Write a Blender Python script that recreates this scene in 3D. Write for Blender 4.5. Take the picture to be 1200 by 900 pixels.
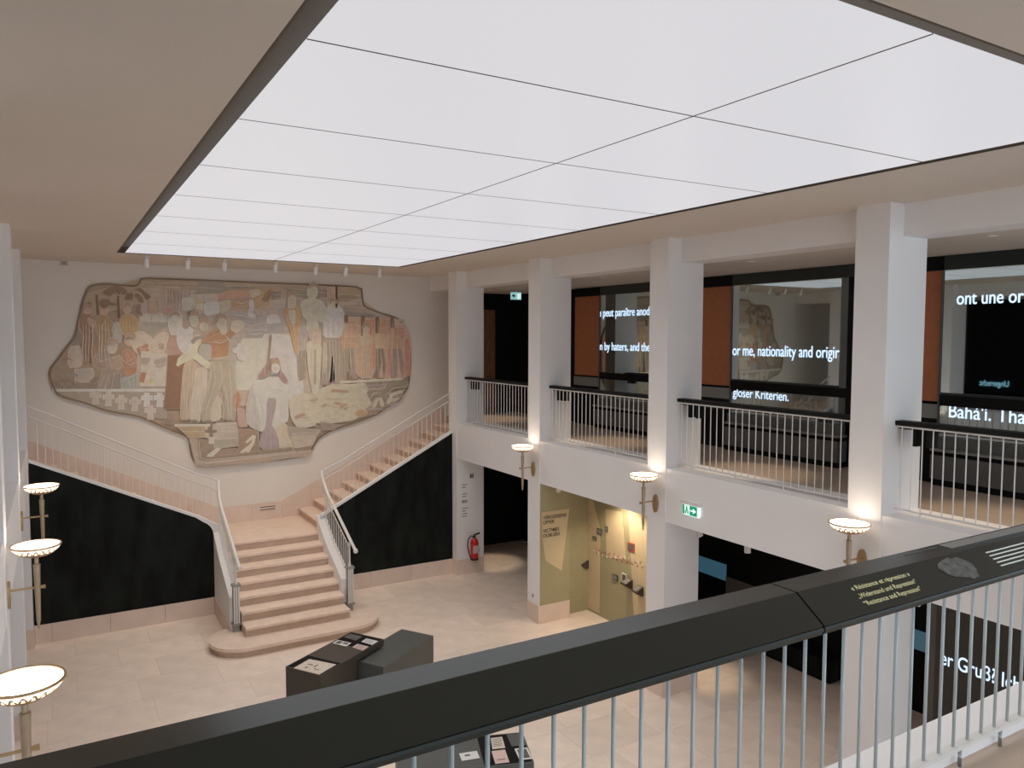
import bpy, math, random
from mathutils import Vector, Matrix
for o in list(bpy.data.objects): bpy.data.objects.remove(o)
S = bpy.context.scene
COL = S.collection
PI = math.pi
random.seed(7)

# ------------------------------------------------------------------ camera
F_PX, YAW, PITCH, ROLL = 901.3, 0.5357, -0.0617, 0.0022
def camera():
    cy, sy, cp, sp = math.cos(YAW), math.sin(YAW), math.cos(PITCH), math.sin(PITCH)
    fw = Vector((sy*cp, cy*cp, sp)); r = Vector((cy, -sy, 0)); u = r.cross(fw)
    r2 = r*math.cos(ROLL) + u*math.sin(ROLL); u2 = u*math.cos(ROLL) - r*math.sin(ROLL)
    cam = bpy.data.cameras.new('camera'); o = bpy.data.objects.new('camera', cam); COL.objects.link(o)
    cam.sensor_width = 36; cam.lens = F_PX*36/1200; cam.clip_start = 0.05; cam.clip_end = 200
    m = Matrix((r2, u2, -fw)).transposed().to_4x4(); m.translation = Vector((0, 0, 5.6))
    o.matrix_world = m; S.camera = o
camera()

# ------------------------------------------------------------------ world, exposure, large lights
W = bpy.data.worlds.new('world'); S.world = W; W.use_nodes = True
W.node_tree.nodes['Background'].inputs[0].default_value = (0.78, 0.89, 1.0, 1)
W.node_tree.nodes['Background'].inputs[1].default_value = 2.6
S.view_settings.view_transform = 'Standard'; S.view_settings.look = 'None'
S.view_settings.exposure = 0.0; S.view_settings.gamma = 1.0; S.view_settings.use_curve_mapping = False
CEILING_POWER = 0.68         # radiance of the luminous ceiling panels
SCONCE_POWER = 5.2
# added fill light under the luminous ceiling, brightens the hall (the visible glow is the panels' own emission)
A = bpy.data.lights.new('ceiling_fill_light', 'AREA'); A.shape = 'RECTANGLE'; A.size = 5.28; A.size_y = 13.2
A.energy = 150; A.color = (1.0, 0.95, 0.90); A.spread = math.radians(118)
AO = bpy.data.objects.new('ceiling_fill_light', A); COL.objects.link(AO); AO.location = (3.76, 8.94, 7.085)
S.cycles.max_bounces = 12; S.cycles.diffuse_bounces = 9; S.cycles.sample_clamp_indirect = 4.0

# ------------------------------------------------------------------ materials
def mat(name, col, rough=0.6, metal=0.0, noise=0.0, nscale=6.0, bump=0.0, bscale=60.0, rnd=0.0, spec=0.5, stretch=None):
    m = bpy.data.materials.new(name); m.use_nodes = True; t = m.node_tree; n = t.nodes; l = t.links
    b = n['Principled BSDF']; b.inputs['Base Color'].default_value = (*col, 1)
    b.inputs['Roughness'].default_value = rough; b.inputs['Metallic'].default_value = metal
    b.inputs['Specular IOR Level'].default_value = spec
    tc = n.new('ShaderNodeTexCoord'); src = tc.outputs['Object']
    if stretch:
        mp = n.new('ShaderNodeMapping'); mp.inputs['Scale'].default_value = stretch; l.new(src, mp.inputs[0]); src = mp.outputs[0]
    last = None
    if noise:
        nz = n.new('ShaderNodeTexNoise'); nz.inputs['Scale'].default_value = nscale; nz.inputs['Detail'].default_value = 5
        l.new(src, nz.inputs['Vector'])
        mr = n.new('ShaderNodeMapRange'); mr.inputs[1].default_value = 0.3; mr.inputs[2].default_value = 0.7
        mr.inputs[3].default_value = 1-noise; mr.inputs[4].default_value = 1+noise
        l.new(nz.outputs['Fac'], mr.inputs[0])
        mx = n.new('ShaderNodeVectorMath'); mx.operation = 'SCALE'; mx.inputs[0].default_value = col
        l.new(mr.outputs[0], mx.inputs['Scale']); last = mx.outputs[0]
    if rnd:
        oi = n.new('ShaderNodeObjectInfo'); mr2 = n.new('ShaderNodeMapRange')
        mr2.inputs[3].default_value = 1-rnd; mr2.inputs[4].default_value = 1+rnd
        l.new(oi.outputs['Random'], mr2.inputs[0])
        mx2 = n.new('ShaderNodeVectorMath'); mx2.operation = 'SCALE'; mx2.inputs[0].default_value = col
        if last: l.new(last, mx2.inputs[0])
        l.new(mr2.outputs[0], mx2.inputs['Scale']); last = mx2.outputs[0]
    if last: l.new(last, b.inputs['Base Color'])
    if bump:
        nb = n.new('ShaderNodeTexNoise'); nb.inputs['Scale'].default_value = bscale; nb.inputs['Detail'].default_value = 3
        l.new(src, nb.inputs['Vector']); bp = n.new('ShaderNodeBump'); bp.inputs['Strength'].default_value = bump
        bp.inputs['Distance'].default_value = 0.01; l.new(nb.outputs['Fac'], bp.inputs['Height']); l.new(bp.outputs[0], b.inputs['Normal'])
    return m
def emat(name, col, strength, base=(0.8, 0.8, 0.8)):
    m = mat(name, base, 0.4); b = m.node_tree.nodes['Principled BSDF']
    b.inputs['Emission Color'].default_value = (*col, 1); b.inputs['Emission Strength'].default_value = strength
    return m
M = {}
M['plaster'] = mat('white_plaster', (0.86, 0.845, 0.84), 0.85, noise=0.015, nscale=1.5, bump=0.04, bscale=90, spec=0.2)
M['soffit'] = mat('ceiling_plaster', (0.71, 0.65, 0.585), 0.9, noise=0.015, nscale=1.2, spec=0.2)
M['wall_back'] = mat('warm_plaster', (0.80, 0.755, 0.70), 0.9, noise=0.03, nscale=0.8, bump=0.05, bscale=40, spec=0.2)
M['stone'] = mat('beige_limestone', (0.88, 0.745, 0.635), 0.42, noise=0.07, nscale=3.0, bump=0.02, rnd=0.05, spec=0.4)
M['stone_pink'] = mat('pinkish_limestone', (0.76, 0.62, 0.53), 0.5, noise=0.05, nscale=4.0, rnd=0.04, spec=0.35)
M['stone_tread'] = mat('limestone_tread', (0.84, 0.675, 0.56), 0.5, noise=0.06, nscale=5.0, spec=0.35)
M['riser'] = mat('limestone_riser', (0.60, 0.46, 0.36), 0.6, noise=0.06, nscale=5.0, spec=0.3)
M['black_rail'] = mat('dull_black_rail', (0.010, 0.0105, 0.009), 0.6, noise=0.03, spec=0.2)
M['joint'] = mat('stone_joint', (0.58, 0.48, 0.40), 0.9)
M['gallery_floor'] = mat('gallery_stone', (0.54, 0.43, 0.34), 0.45, noise=0.05, nscale=3.0, rnd=0.03)
M['slate'] = mat('black_slate', (0.0045, 0.0065, 0.005), 0.75, noise=0.95, nscale=2.6, stretch=(1.6, 1.0, 0.5), spec=0.25)
M['black'] = mat('matt_black', (0.006, 0.006, 0.006), 0.8, noise=0.05, spec=0.2)
M['dark_metal'] = mat('black_metal', (0.0075, 0.0095, 0.008), 0.22, metal=0.0, noise=0.05, nscale=12, spec=0.85)
M['dark_metal'].node_tree.nodes['Principled BSDF'].inputs['Specular Tint'].default_value = (0.92, 1.0, 0.96, 1)
M['lip_metal'] = mat('green_black_metal', (0.018, 0.026, 0.024), 0.4, noise=0.04, spec=0.5)
M['white_metal'] = mat('white_painted_metal', (0.78, 0.76, 0.73), 0.35, noise=0.02)
M['blue_white_metal'] = mat('pale_grey_painted_metal', (0.56, 0.64, 0.66), 0.35, noise=0.02)
M['brass'] = mat('aged_brass', (0.50, 0.36, 0.20), 0.38, metal=0.75, noise=0.08, nscale=20)
M['brass_pale'] = mat('pale_brass', (0.45, 0.36, 0.25), 0.42, metal=0.5, noise=0.06, nscale=20)
M['panel'] = emat('luminous_panel', (0.965, 0.955, 1.0), CEILING_POWER, (0.04, 0.04, 0.04))
M['frame_brown'] = mat('dark_brown_frame', (0.13, 0.105, 0.08), 0.8, noise=0.03)
M['bowl_light'] = emat('lamp_glass', (1.0, 0.82, 0.64), SCONCE_POWER)
M['bowl_band'] = emat('lamp_glass_band', (1.0, 0.80, 0.60), 2.2)
M['mirror_glass'] = mat('dark_mirror_glass', (0.42, 0.47, 0.465), 0.02, metal=1.0, noise=0.01)
M['mirror_low'] = mat('dark_glass_lower', (0.30, 0.34, 0.34), 0.04, metal=1.0, noise=0.01)
M['led'] = emat('led_letters', (0.58, 0.78, 1.0), 1.15)
M['led_blue'] = emat('led_letters_blue', (0.30, 0.75, 1.0), 1.0)
M['rust'] = mat('rust_orange_panel', (0.42, 0.145, 0.058), 0.6, noise=0.08, nscale=9)
M['case_grey'] = mat('dark_grey_lacquer', (0.085, 0.092, 0.085), 0.42, noise=0.04)
M['case_brown'] = mat('dark_brown_lacquer', (0.055, 0.045, 0.036), 0.5, noise=0.04)
M['bench_grey'] = mat('charcoal_laminate', (0.10, 0.10, 0.095), 0.5, noise=0.03)
M['bench_light'] = mat('grey_laminate', (0.22, 0.22, 0.21), 0.4, noise=0.03)
M['paper'] = mat('aged_paper', (0.62, 0.54, 0.45), 0.8, noise=0.08, nscale=18)
M['paper_white'] = mat('white_paper', (0.66, 0.65, 0.63), 0.8, noise=0.04, nscale=18)
M['paper_pink'] = mat('pinkish_paper', (0.62, 0.46, 0.42), 0.8, noise=0.04, nscale=18)
M['photo'] = mat('dark_photograph', (0.10, 0.095, 0.09), 0.4, noise=0.4, nscale=25)
M['ink'] = mat('black_ink', (0.02, 0.02, 0.018), 0.7)
M['ink_grey'] = mat('grey_ink', (0.30, 0.30, 0.32), 0.7)
M['bowl_grey'] = mat('grey_plastic', (0.52, 0.50, 0.47), 0.6)
M['red_ink'] = mat('red_ink', (0.42, 0.08, 0.06), 0.7)
M['olive'] = mat('olive_wall_paint', (0.36, 0.33, 0.20), 0.8, noise=0.03)
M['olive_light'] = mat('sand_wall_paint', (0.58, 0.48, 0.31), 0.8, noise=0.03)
M['blue_panel'] = emat('backlit_blue_panel', (0.08, 0.22, 0.32), 0.30, (0.06, 0.12, 0.15))
M['grey_panel'] = mat('dark_grey_panel', (0.075, 0.066, 0.056), 0.6, noise=0.05, nscale=30, stretch=(1, 1, 6))
M['grey_wall'] = mat('grey_wall_panel', (0.16, 0.145, 0.125), 0.7, noise=0.03)
M['wood'] = mat('dark_reddish_wood', (0.20, 0.085, 0.04), 0.5, noise=0.3, nscale=5, stretch=(8, 8, 1))
M['red'] = mat('extinguisher_red', (0.55, 0.02, 0.02), 0.3, noise=0.03)
M['sign_green'] = emat('exit_green', (0.0, 0.32, 0.16), 0.55, (0, 0.3, 0.15))
M['sign_white'] = emat('exit_white', (0.75, 1.0, 0.95), 0.75)
M['sign_cyan'] = emat('exit_cyan', (0.25, 0.75, 0.75), 0.55)
M['spot_lens'] = emat('spot_lens', (1.0, 0.86, 0.7), 4.0)
M['down_lens'] = emat('downlight_lens', (1.0, 0.86, 0.7), 0.35)
M['yellow_ink'] = mat('pale_yellow_print', (0.80, 0.78, 0.42), 0.6)
M['white_ink'] = mat('pale_green_print', (0.72, 0.78, 0.74), 0.6)
M['relief_grey'] = mat('grey_relief', (0.105, 0.108, 0.10), 0.6, noise=0.45, nscale=45)

# ------------------------------------------------------------------ mesh helpers
ORG = {}
class MB:
    def __init__(s): s.v = []; s.f = []; s.c = None
    def add(s, vs, fs):
        k = len(s.v); s.v += [tuple(v) for v in vs]; s.f += [tuple(i+k for i in f) for f in fs]; return s
    def box(s, x0, x1, y0, y1, z0, z1):
        return s.add([(x0,y0,z0),(x1,y0,z0),(x1,y1,z0),(x0,y1,z0),(x0,y0,z1),(x1,y0,z1),(x1,y1,z1),(x0,y1,z1)],
                     [(0,3,2,1),(4,5,6,7),(0,1,5,4),(1,2,6,5),(2,3,7,6),(3,0,4,7)])
    def hexa(s, p):      # 8 points, bottom 4 then top 4
        return s.add(p, [(0,3,2,1),(4,5,6,7),(0,1,5,4),(1,2,6,5),(2,3,7,6),(3,0,4,7)])
    def prism(s, pts, a, b, axis='y'):   # extrude a 2-D polygon along an axis
        def P(q, t):
            return (q[0], t, q[1]) if axis == 'y' else (t, q[0], q[1]) if axis == 'x' else (q[0], q[1], t)
        n = len(pts); vs = [P(q, a) for q in pts] + [P(q, b) for q in pts]
        fs = [tuple(range(n)), tuple(range(2*n-1, n-1, -1))] + [(i, i+n, (i+1) % n + n, (i+1) % n) for i in range(n)]
        return s.add(vs, fs)
    def tube(s, path, r, n=8, cap=True):
        path = [Vector(p) for p in path]; rs = r if isinstance(r, (list, tuple)) else [r]*len(path)
        k = len(s.v); prev = None
        for i, p in enumerate(path):
            d = (path[min(i+1, len(path)-1)] - path[max(i-1, 0)]).normalized()
            a = Vector((0,0,1)) if abs(d.z) < 0.9 else Vector((1,0,0))
            if prev is not None: a = prev
            x = (a - d*a.dot(d)).normalized(); y = d.cross(x); prev = x
            for j in range(n):
                t = 2*PI*(j+0.5)/n; s.v.append(tuple(p + (x*math.cos(t) + y*math.sin(t))*rs[i]))
        for i in range(len(path)-1):
            for j in range(n):
                a, b = k+i*n+j, k+i*n+(j+1) % n; s.f.append((a, b, b+n, a+n))
        if cap:
            s.f.append(tuple(k+j for j in reversed(range(n)))); e = k+(len(path)-1)*n; s.f.append(tuple(e+j for j in range(n)))
        return s
    def lathe(s, prof, c=(0,0,0), n=24):   # profile of (r, z) about a vertical axis
        k = len(s.v)
        for r, z in prof:
            for j in range(n):
                t = 2*PI*j/n; s.v.append((c[0]+r*math.cos(t), c[1]+r*math.sin(t), c[2]+z))
        for i in range(len(prof)-1):
            for j in range(n):
                a, b = k+i*n+j, k+i*n+(j+1) % n; s.f.append((a, b, b+n, a+n))
        s.f.append(tuple(k+j for j in reversed(range(n)))); e = k+(len(prof)-1)*n; s.f.append(tuple(e+j for j in range(n)))
        return s
    def mesh(s, name, m, off=(0,0,0)):
        me = bpy.data.meshes.new(name)
        me.from_pydata([(a-off[0], b-off[1], c-off[2]) for a, b, c in s.v], [], s.f)
        me.materials.append(m); me.update(); return me
    def build(s, name, m, parent=None, smooth=False, local=False):
        off = (0,0,0)
        if parent is not None and not local: off = ORG.get(parent.name, (0,0,0))
        me = s.mesh(name, m, off)
        if smooth:
            for p in me.polygons: p.use_smooth = True
            try: me.set_sharp_from_angle(angle=math.radians(40))
            except Exception: pass
        o = bpy.data.objects.new(name, me); COL.objects.link(o)
        if parent is not None: o.parent = parent; ORG[o.name] = off
        return o
def tag(o, label=None, cat=None, group=None, kind=None):
    if label: o['label'] = label
    if cat: o['category'] = cat
    if group: o['group'] = group
    if kind: o['kind'] = kind
    return o
def thing(name, loc, label, cat, group=None, rz=0):
    o = bpy.data.objects.new(name, None); COL.objects.link(o); o.location = loc; o.rotation_euler = (0,0,rz)
    o.empty_display_size = 0.1; ORG[o.name] = tuple(loc); return tag(o, label, cat, group)
def solo(name, mb, m, label, cat, group=None, smooth=False):   # a thing that is one mesh, origin at its base
    xs = [v[0] for v in mb.v]; ys = [v[1] for v in mb.v]; zs = [v[2] for v in mb.v]
    c = ((min(xs)+max(xs))/2, (min(ys)+max(ys))/2, min(zs))
    o = bpy.data.objects.new(name, mb.mesh(name, m, c)); COL.objects.link(o); o.location = c
    if smooth:
        for p in o.data.polygons: p.use_smooth = True
    ORG[o.name] = c
    return tag(o, label, cat, group)
def struct(name, mb, m): return tag(mb.build(name, m), kind='structure')
def inst(src, name, parent, loc=(0,0,0), rot=None):
    o = src.copy(); o.name = name; COL.objects.link(o); o.parent = parent; o.location = loc
    if rot: o.rotation_euler = rot
    return o
def copy_tree(o, parent=None):
    c = o.copy(); COL.objects.link(c)
    if parent is not None: c.parent = parent
    for ch in o.children: copy_tree(ch, c)
    return c
def words(name, s, p, right, up, width, cap, m, parent, depth=0.004):   # one object per glowing word
    o = text('tmp_text', s, p, right, up, width, cap, m, parent, depth, 0.006)
    me = o.data; R = Vector(right).normalized(); off = Vector(ORG.get(parent.name, (0,0,0)))
    n = len(me.vertices); root = list(range(n))
    def f(i):
        while root[i] != i: root[i] = root[root[i]]; i = root[i]
        return i
    for pl in me.polygons:
        v0 = f(pl.vertices[0])
        for v in pl.vertices: root[f(v)] = v0
    X = [v.co.dot(R) for v in me.vertices]; isl = {}
    for i in range(n): isl.setdefault(f(i), []).append(i)
    iv = sorted((min(X[i] for i in g), max(X[i] for i in g), k) for k, g in isl.items())
    groups = []; gap = 0.17*cap/0.7
    for a, b, k in iv:
        if groups and a-groups[-1][1] < gap: groups[-1][1] = max(groups[-1][1], b); groups[-1][2].add(k)
        else: groups.append([a, b, {k}])
    for a, b, ks in groups:
        keep = [i for i in range(n) if f(i) in ks]; ix = {v: j for j, v in enumerate(keep)}
        nm = bpy.data.meshes.new(name); nm.from_pydata([me.vertices[i].co for i in keep], [], [tuple(ix[v] for v in pl.vertices) for pl in me.polygons if pl.vertices[0] in ix])
        nm.materials.append(m); nm.update(); w = bpy.data.objects.new(name, nm); COL.objects.link(w); w.parent = parent; ORG[w.name] = tuple(off)
    ORG.pop(o.name, None); bpy.data.objects.remove(o)
def text(name, s, p, right, up, width, cap, m, parent, depth=0.002, bold=0.0):
    cu = bpy.data.curves.new(name, 'FONT'); cu.body = s; cu.size = 1.0; cu.extrude = 0.0; cu.offset = bold
    to = bpy.data.objects.new(name+'_tmp', cu); COL.objects.link(to)
    bpy.context.view_layer.update(); dg = bpy.context.evaluated_depsgraph_get()
    me = bpy.data.meshes.new_from_object(to.evaluated_get(dg)); bpy.data.objects.remove(to); bpy.data.curves.remove(cu)
    xs = [v.co.x for v in me.vertices]; x0, x1 = min(xs), max(xs)
    R, U = Vector(right).normalized(), Vector(up).normalized(); N = R.cross(U); sx = width/(x1-x0); sy = cap/0.70
    off = Vector(ORG.get(parent.name, (0,0,0))) if parent else Vector((0,0,0))
    for v in me.vertices:
        v.co = Vector(p) + R*((v.co.x-x0)*sx) + U*(v.co.y*sy) + N*depth - off
    me.materials.clear(); me.materials.append(m); me.update()
    o = bpy.data.objects.new(name, me); COL.objects.link(o)
    if parent: o.parent = parent; ORG[o.name] = tuple(off)
    return o

# ------------------------------------------------------------------ dimensions
XR, XRB, XBM, XGL = 7.955, 8.667, 8.21, 10.62       # right: pillar front, pillar back, beam and rail plane, gallery glass
XL, XLB, XBL, XGW = -0.48, -1.19, -0.735, -3.10     # the same on the left
YP = [15.91, 12.355, 8.80, 5.244]; PW = 0.42        # near faces of the pillars, their width
ZG, ZS, ZB, ZF = 3.55, 7.09, 6.73, 2.77             # gallery floor, ceiling, beam underside, fascia underside
YB, YN = 17.9, 2.24                                 # back wall, edge of the gallery under the camera
bays = [(YP[0], 12.355+PW), (YP[1], 8.80+PW), (YP[2], 5.244+PW), (YP[3], YN)]

# ------------------------------------------------------------------ the room
floor = struct('floor', MB().box(-3.6, 12.5, -5.0, YB, -0.3, -0.012), M['joint'])
rows = []; y = 0.0
slabs = {}
k = 0
while y < YB-0.01:
    d = min(0.8, YB-y); x = -1.2 - (0.45 if k % 2 else 0.0) - random.choice((0, 0.2))
    while x < 10.6:
        w = random.choice((1.0, 1.2, 1.4)); x1 = min(x+w, 10.95)
        key = (round(x1-x, 3), round(d, 3))
        if key not in slabs:
            slabs[key] = MB().box(0, key[0]-0.003, 0, key[1]-0.003, -0.012, 0.0).mesh('slab', M['stone'])
        o = bpy.data.objects.new('slab', slabs[key]); COL.objects.link(o); o.parent = floor; o.location = (x, y, 0)
        x = x1
    y += d; k += 1
struct('wall_back', MB().box(-3.6, 12.5, YB, YB+0.2, 0, ZS+0.3), M['wall_back'])
# white ceiling round the luminous opening
CX0, CX1, CY0, CY1 = 1.0, 6.5, 2.2, 15.68
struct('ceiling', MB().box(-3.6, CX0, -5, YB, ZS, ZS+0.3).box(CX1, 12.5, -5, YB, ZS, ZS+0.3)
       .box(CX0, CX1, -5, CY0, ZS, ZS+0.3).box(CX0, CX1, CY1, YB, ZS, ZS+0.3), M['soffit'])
# galleries left and right: slab, fascia, beam, soffit, pillars
def side(sx, name):
    X = lambda x: x if sx > 0 else 7.475 - x
    def bx(mb, x0, x1, *a):
        a0, a1 = X(x0), X(x1); return mb.box(min(a0, a1), max(a0, a1), *a)
    m = MB()
    for y1, y0 in bays: bx(m, XR+0.012, XRB, y0, y1, ZF, ZG+0.045)
    fas = struct('trim_fascia_'+name, m, M['plaster'])
    m = MB(); bx(m, XRB, 12.4, -5, YP[0]+PW, ZF, ZG); bx(m, XRB, 12.4, YP[0]+PW, YB, ZF, ZG)
    struct('floor_gallery_'+name, m, M['gallery_floor'])
    m = MB()
    for y1, y0 in bays[:3]+[(YP[3], -5)]: bx(m, XBM, XRB, y0, y1, ZB, ZS)
    bx(m, XBM, XRB, YP[0]+PW, YB, ZB, ZS)
    struct('trim_beam_'+name, m, M['plaster'])
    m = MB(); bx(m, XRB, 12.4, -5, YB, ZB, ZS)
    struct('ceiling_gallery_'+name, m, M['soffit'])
    for y0 in YP:
        m = MB(); bx(m, XR, XRB, y0, y0+PW, 0.36, ZS)
        p = struct('pillar', m, M['plaster'])
        m = MB(); bx(m, XR-0.012, XRB+0.01, y0-0.012, y0+PW+0.012, 0, 0.36); m.build('plinth', M['stone_pink'], p)
side(1, 'right'); side(-1, 'left')
# near gallery under the camera
struct('trim_fascia_near', MB().box(-3.4, 12.4, 2.0, YN, ZF, ZG+0.045), M['plaster'])
struct('floor_gallery_near', MB().box(-3.4, 12.4, -5.0, 2.0, ZF, ZG), M['gallery_floor'])
# outer walls
struct('wall_left', MB().box(-3.6, XGW-0.02, -5, YB, 0, ZS), M['black'])
struct('wall_right', MB().box(10.95, 12.4, 2.24, YB, 0, ZF).box(10.72, 12.4, 2.24, YB, ZG, ZB), M['black'])
struct('trim_black_end', MB().box(XRB, 10.95, YB-0.04, YB, 0, ZF).box(9.05, 10.72, YB-0.04, YB, ZG, ZB), M['black'])
# unseen open front behind the camera, added to let daylight in
m = MB()
for z0, z1 in ((0, 0.15), (2.75, 3.6), (6.9, ZS)): m.box(-3.6, 12.5, -5.2, -5.0, z0, z1)
for i in range(7): m.box(-3.6+i*2.6, -3.45+i*2.6, -5.2, -5.0, 0, ZS)
struct('wall_front', m, M['plaster'])

# ------------------------------------------------------------------ luminous ceiling
lc = thing('luminous_ceiling', (3.76, 8.93, 7.09), 'large luminous ceiling of sixteen glowing white panels above the hall', 'ceiling light')
MB().box(CX0, CX1, CY0, CY1, 7.20, 7.24).build('backing', M['frame_brown'], lc)
for j in range(1, 8): MB().box(1.138, 6.404, 2.285+1.664*j-0.006, 2.285+1.664*j+0.006, 7.0935, 7.097).build('joint_strip', M['frame_brown'], lc)
MB().box(3.77-0.006, 3.77+0.006, 2.292, 15.59, 7.0935, 7.097).build('joint_strip', M['frame_brown'], lc)
MB().box(CX0, CX0+0.02, CY0, CY1, 7.092, 7.2).box(CX1-0.02, CX1, CY0, CY1, 7.092, 7.2).box(CX0, CX1, CY0, CY0+0.02, 7.092, 7.2).box(CX0, CX1, CY1-0.02, CY1, 7.092, 7.2).build('frame', M['frame_brown'], lc)
PX0, PXW, PY0, PYW = 1.13, 2.64, 2.285, 1.664
pan = None
for i in range(2):
    for j in range(8):
        x0, y0 = PX0+i*PXW, PY0+j*PYW
        if pan is None:
            pan = MB().box(0.006, PXW-0.006, 0.006, PYW-0.006, 0, 0.003).build('light_panel', M['panel'], lc, local=True)
            pan.location = (x0-3.76, y0-8.93, 0.005)
        else: inst(pan, 'light_panel', lc, (x0-3.76, y0-8.93, 0.005))

# ------------------------------------------------------------------ mural
MURAL_OUTLINE=[(1725,6818),(2013,6821),(2369,6822),(2798,6821),(3238,6819),(3690,6818),(4156,6817),(4634,6815),(5125,6814),(5631,6812),(6015,6806),(6268,6795),(6401,6743),(6411,6651),(6420,6555),(6430,6452),(6446,6381),(6467,6340),(6569,6286),(6753,6217),(6912,6168),(7045,6139),(7156,6110),(7246,6080),(7324,6039),(7392,5987),(7448,5935),(7493,5882),(7544,5782),(7600,5634),(7637,5485),(7653,5335),(7657,5127),(7650,4860),(7634,4636),(7610,4454),(7574,4321),(7528,4237),(7476,4164),(7418,4102),(7304,4010),(7133,3890),(6964,3786),(6796,3699),(6603,3620),(6385,3547),(6169,3486),(5955,3437),(5770,3386),(5613,3334),(5483,3280),(5380,3226),(5297,3160),(5235,3083),(5188,3010),(5157,2942),(5110,2879),(5049,2823),(4918,2783),(4718,2759),(4423,2742),(4038,2734),(3661,2726),(3293,2718),(3021,2715),(2843,2715),(2711,2731),(2624,2762),(2559,2812),(2517,2882),(2485,2978),(2461,3102),(2446,3210),(2440,3304),(2420,3371),(2386,3410),(2297,3463),(2154,3527),(1979,3616),(1773,3729),(1611,3815),(1490,3876),(1350,3923),(1191,3958),(1033,3997),(877,4040),(723,4100),(572,4177),(421,4241),(272,4290),(154,4334),(66,4372),(1,4425),(-41,4495),(-75,4578),(-101,4672),(-117,4754),(-122,4822),(-117,4886),(-101,4945),(-58,5021),(10,5113),(83,5219),(161,5338),(230,5436),(292,5514),(336,5599),(361,5694),(387,5806),(413,5935),(439,6064),(465,6193),(499,6314),(540,6427),(572,6510),(596,6562),(635,6602),(689,6630),(774,6652),(890,6670),(1006,6674),(1123,6665),(1221,6658),(1300,6652),(1371,6648),(1435,6646),(1483,6656),(1516,6679),(1537,6704),(1545,6731),(1558,6763),(1575,6799)]
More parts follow.
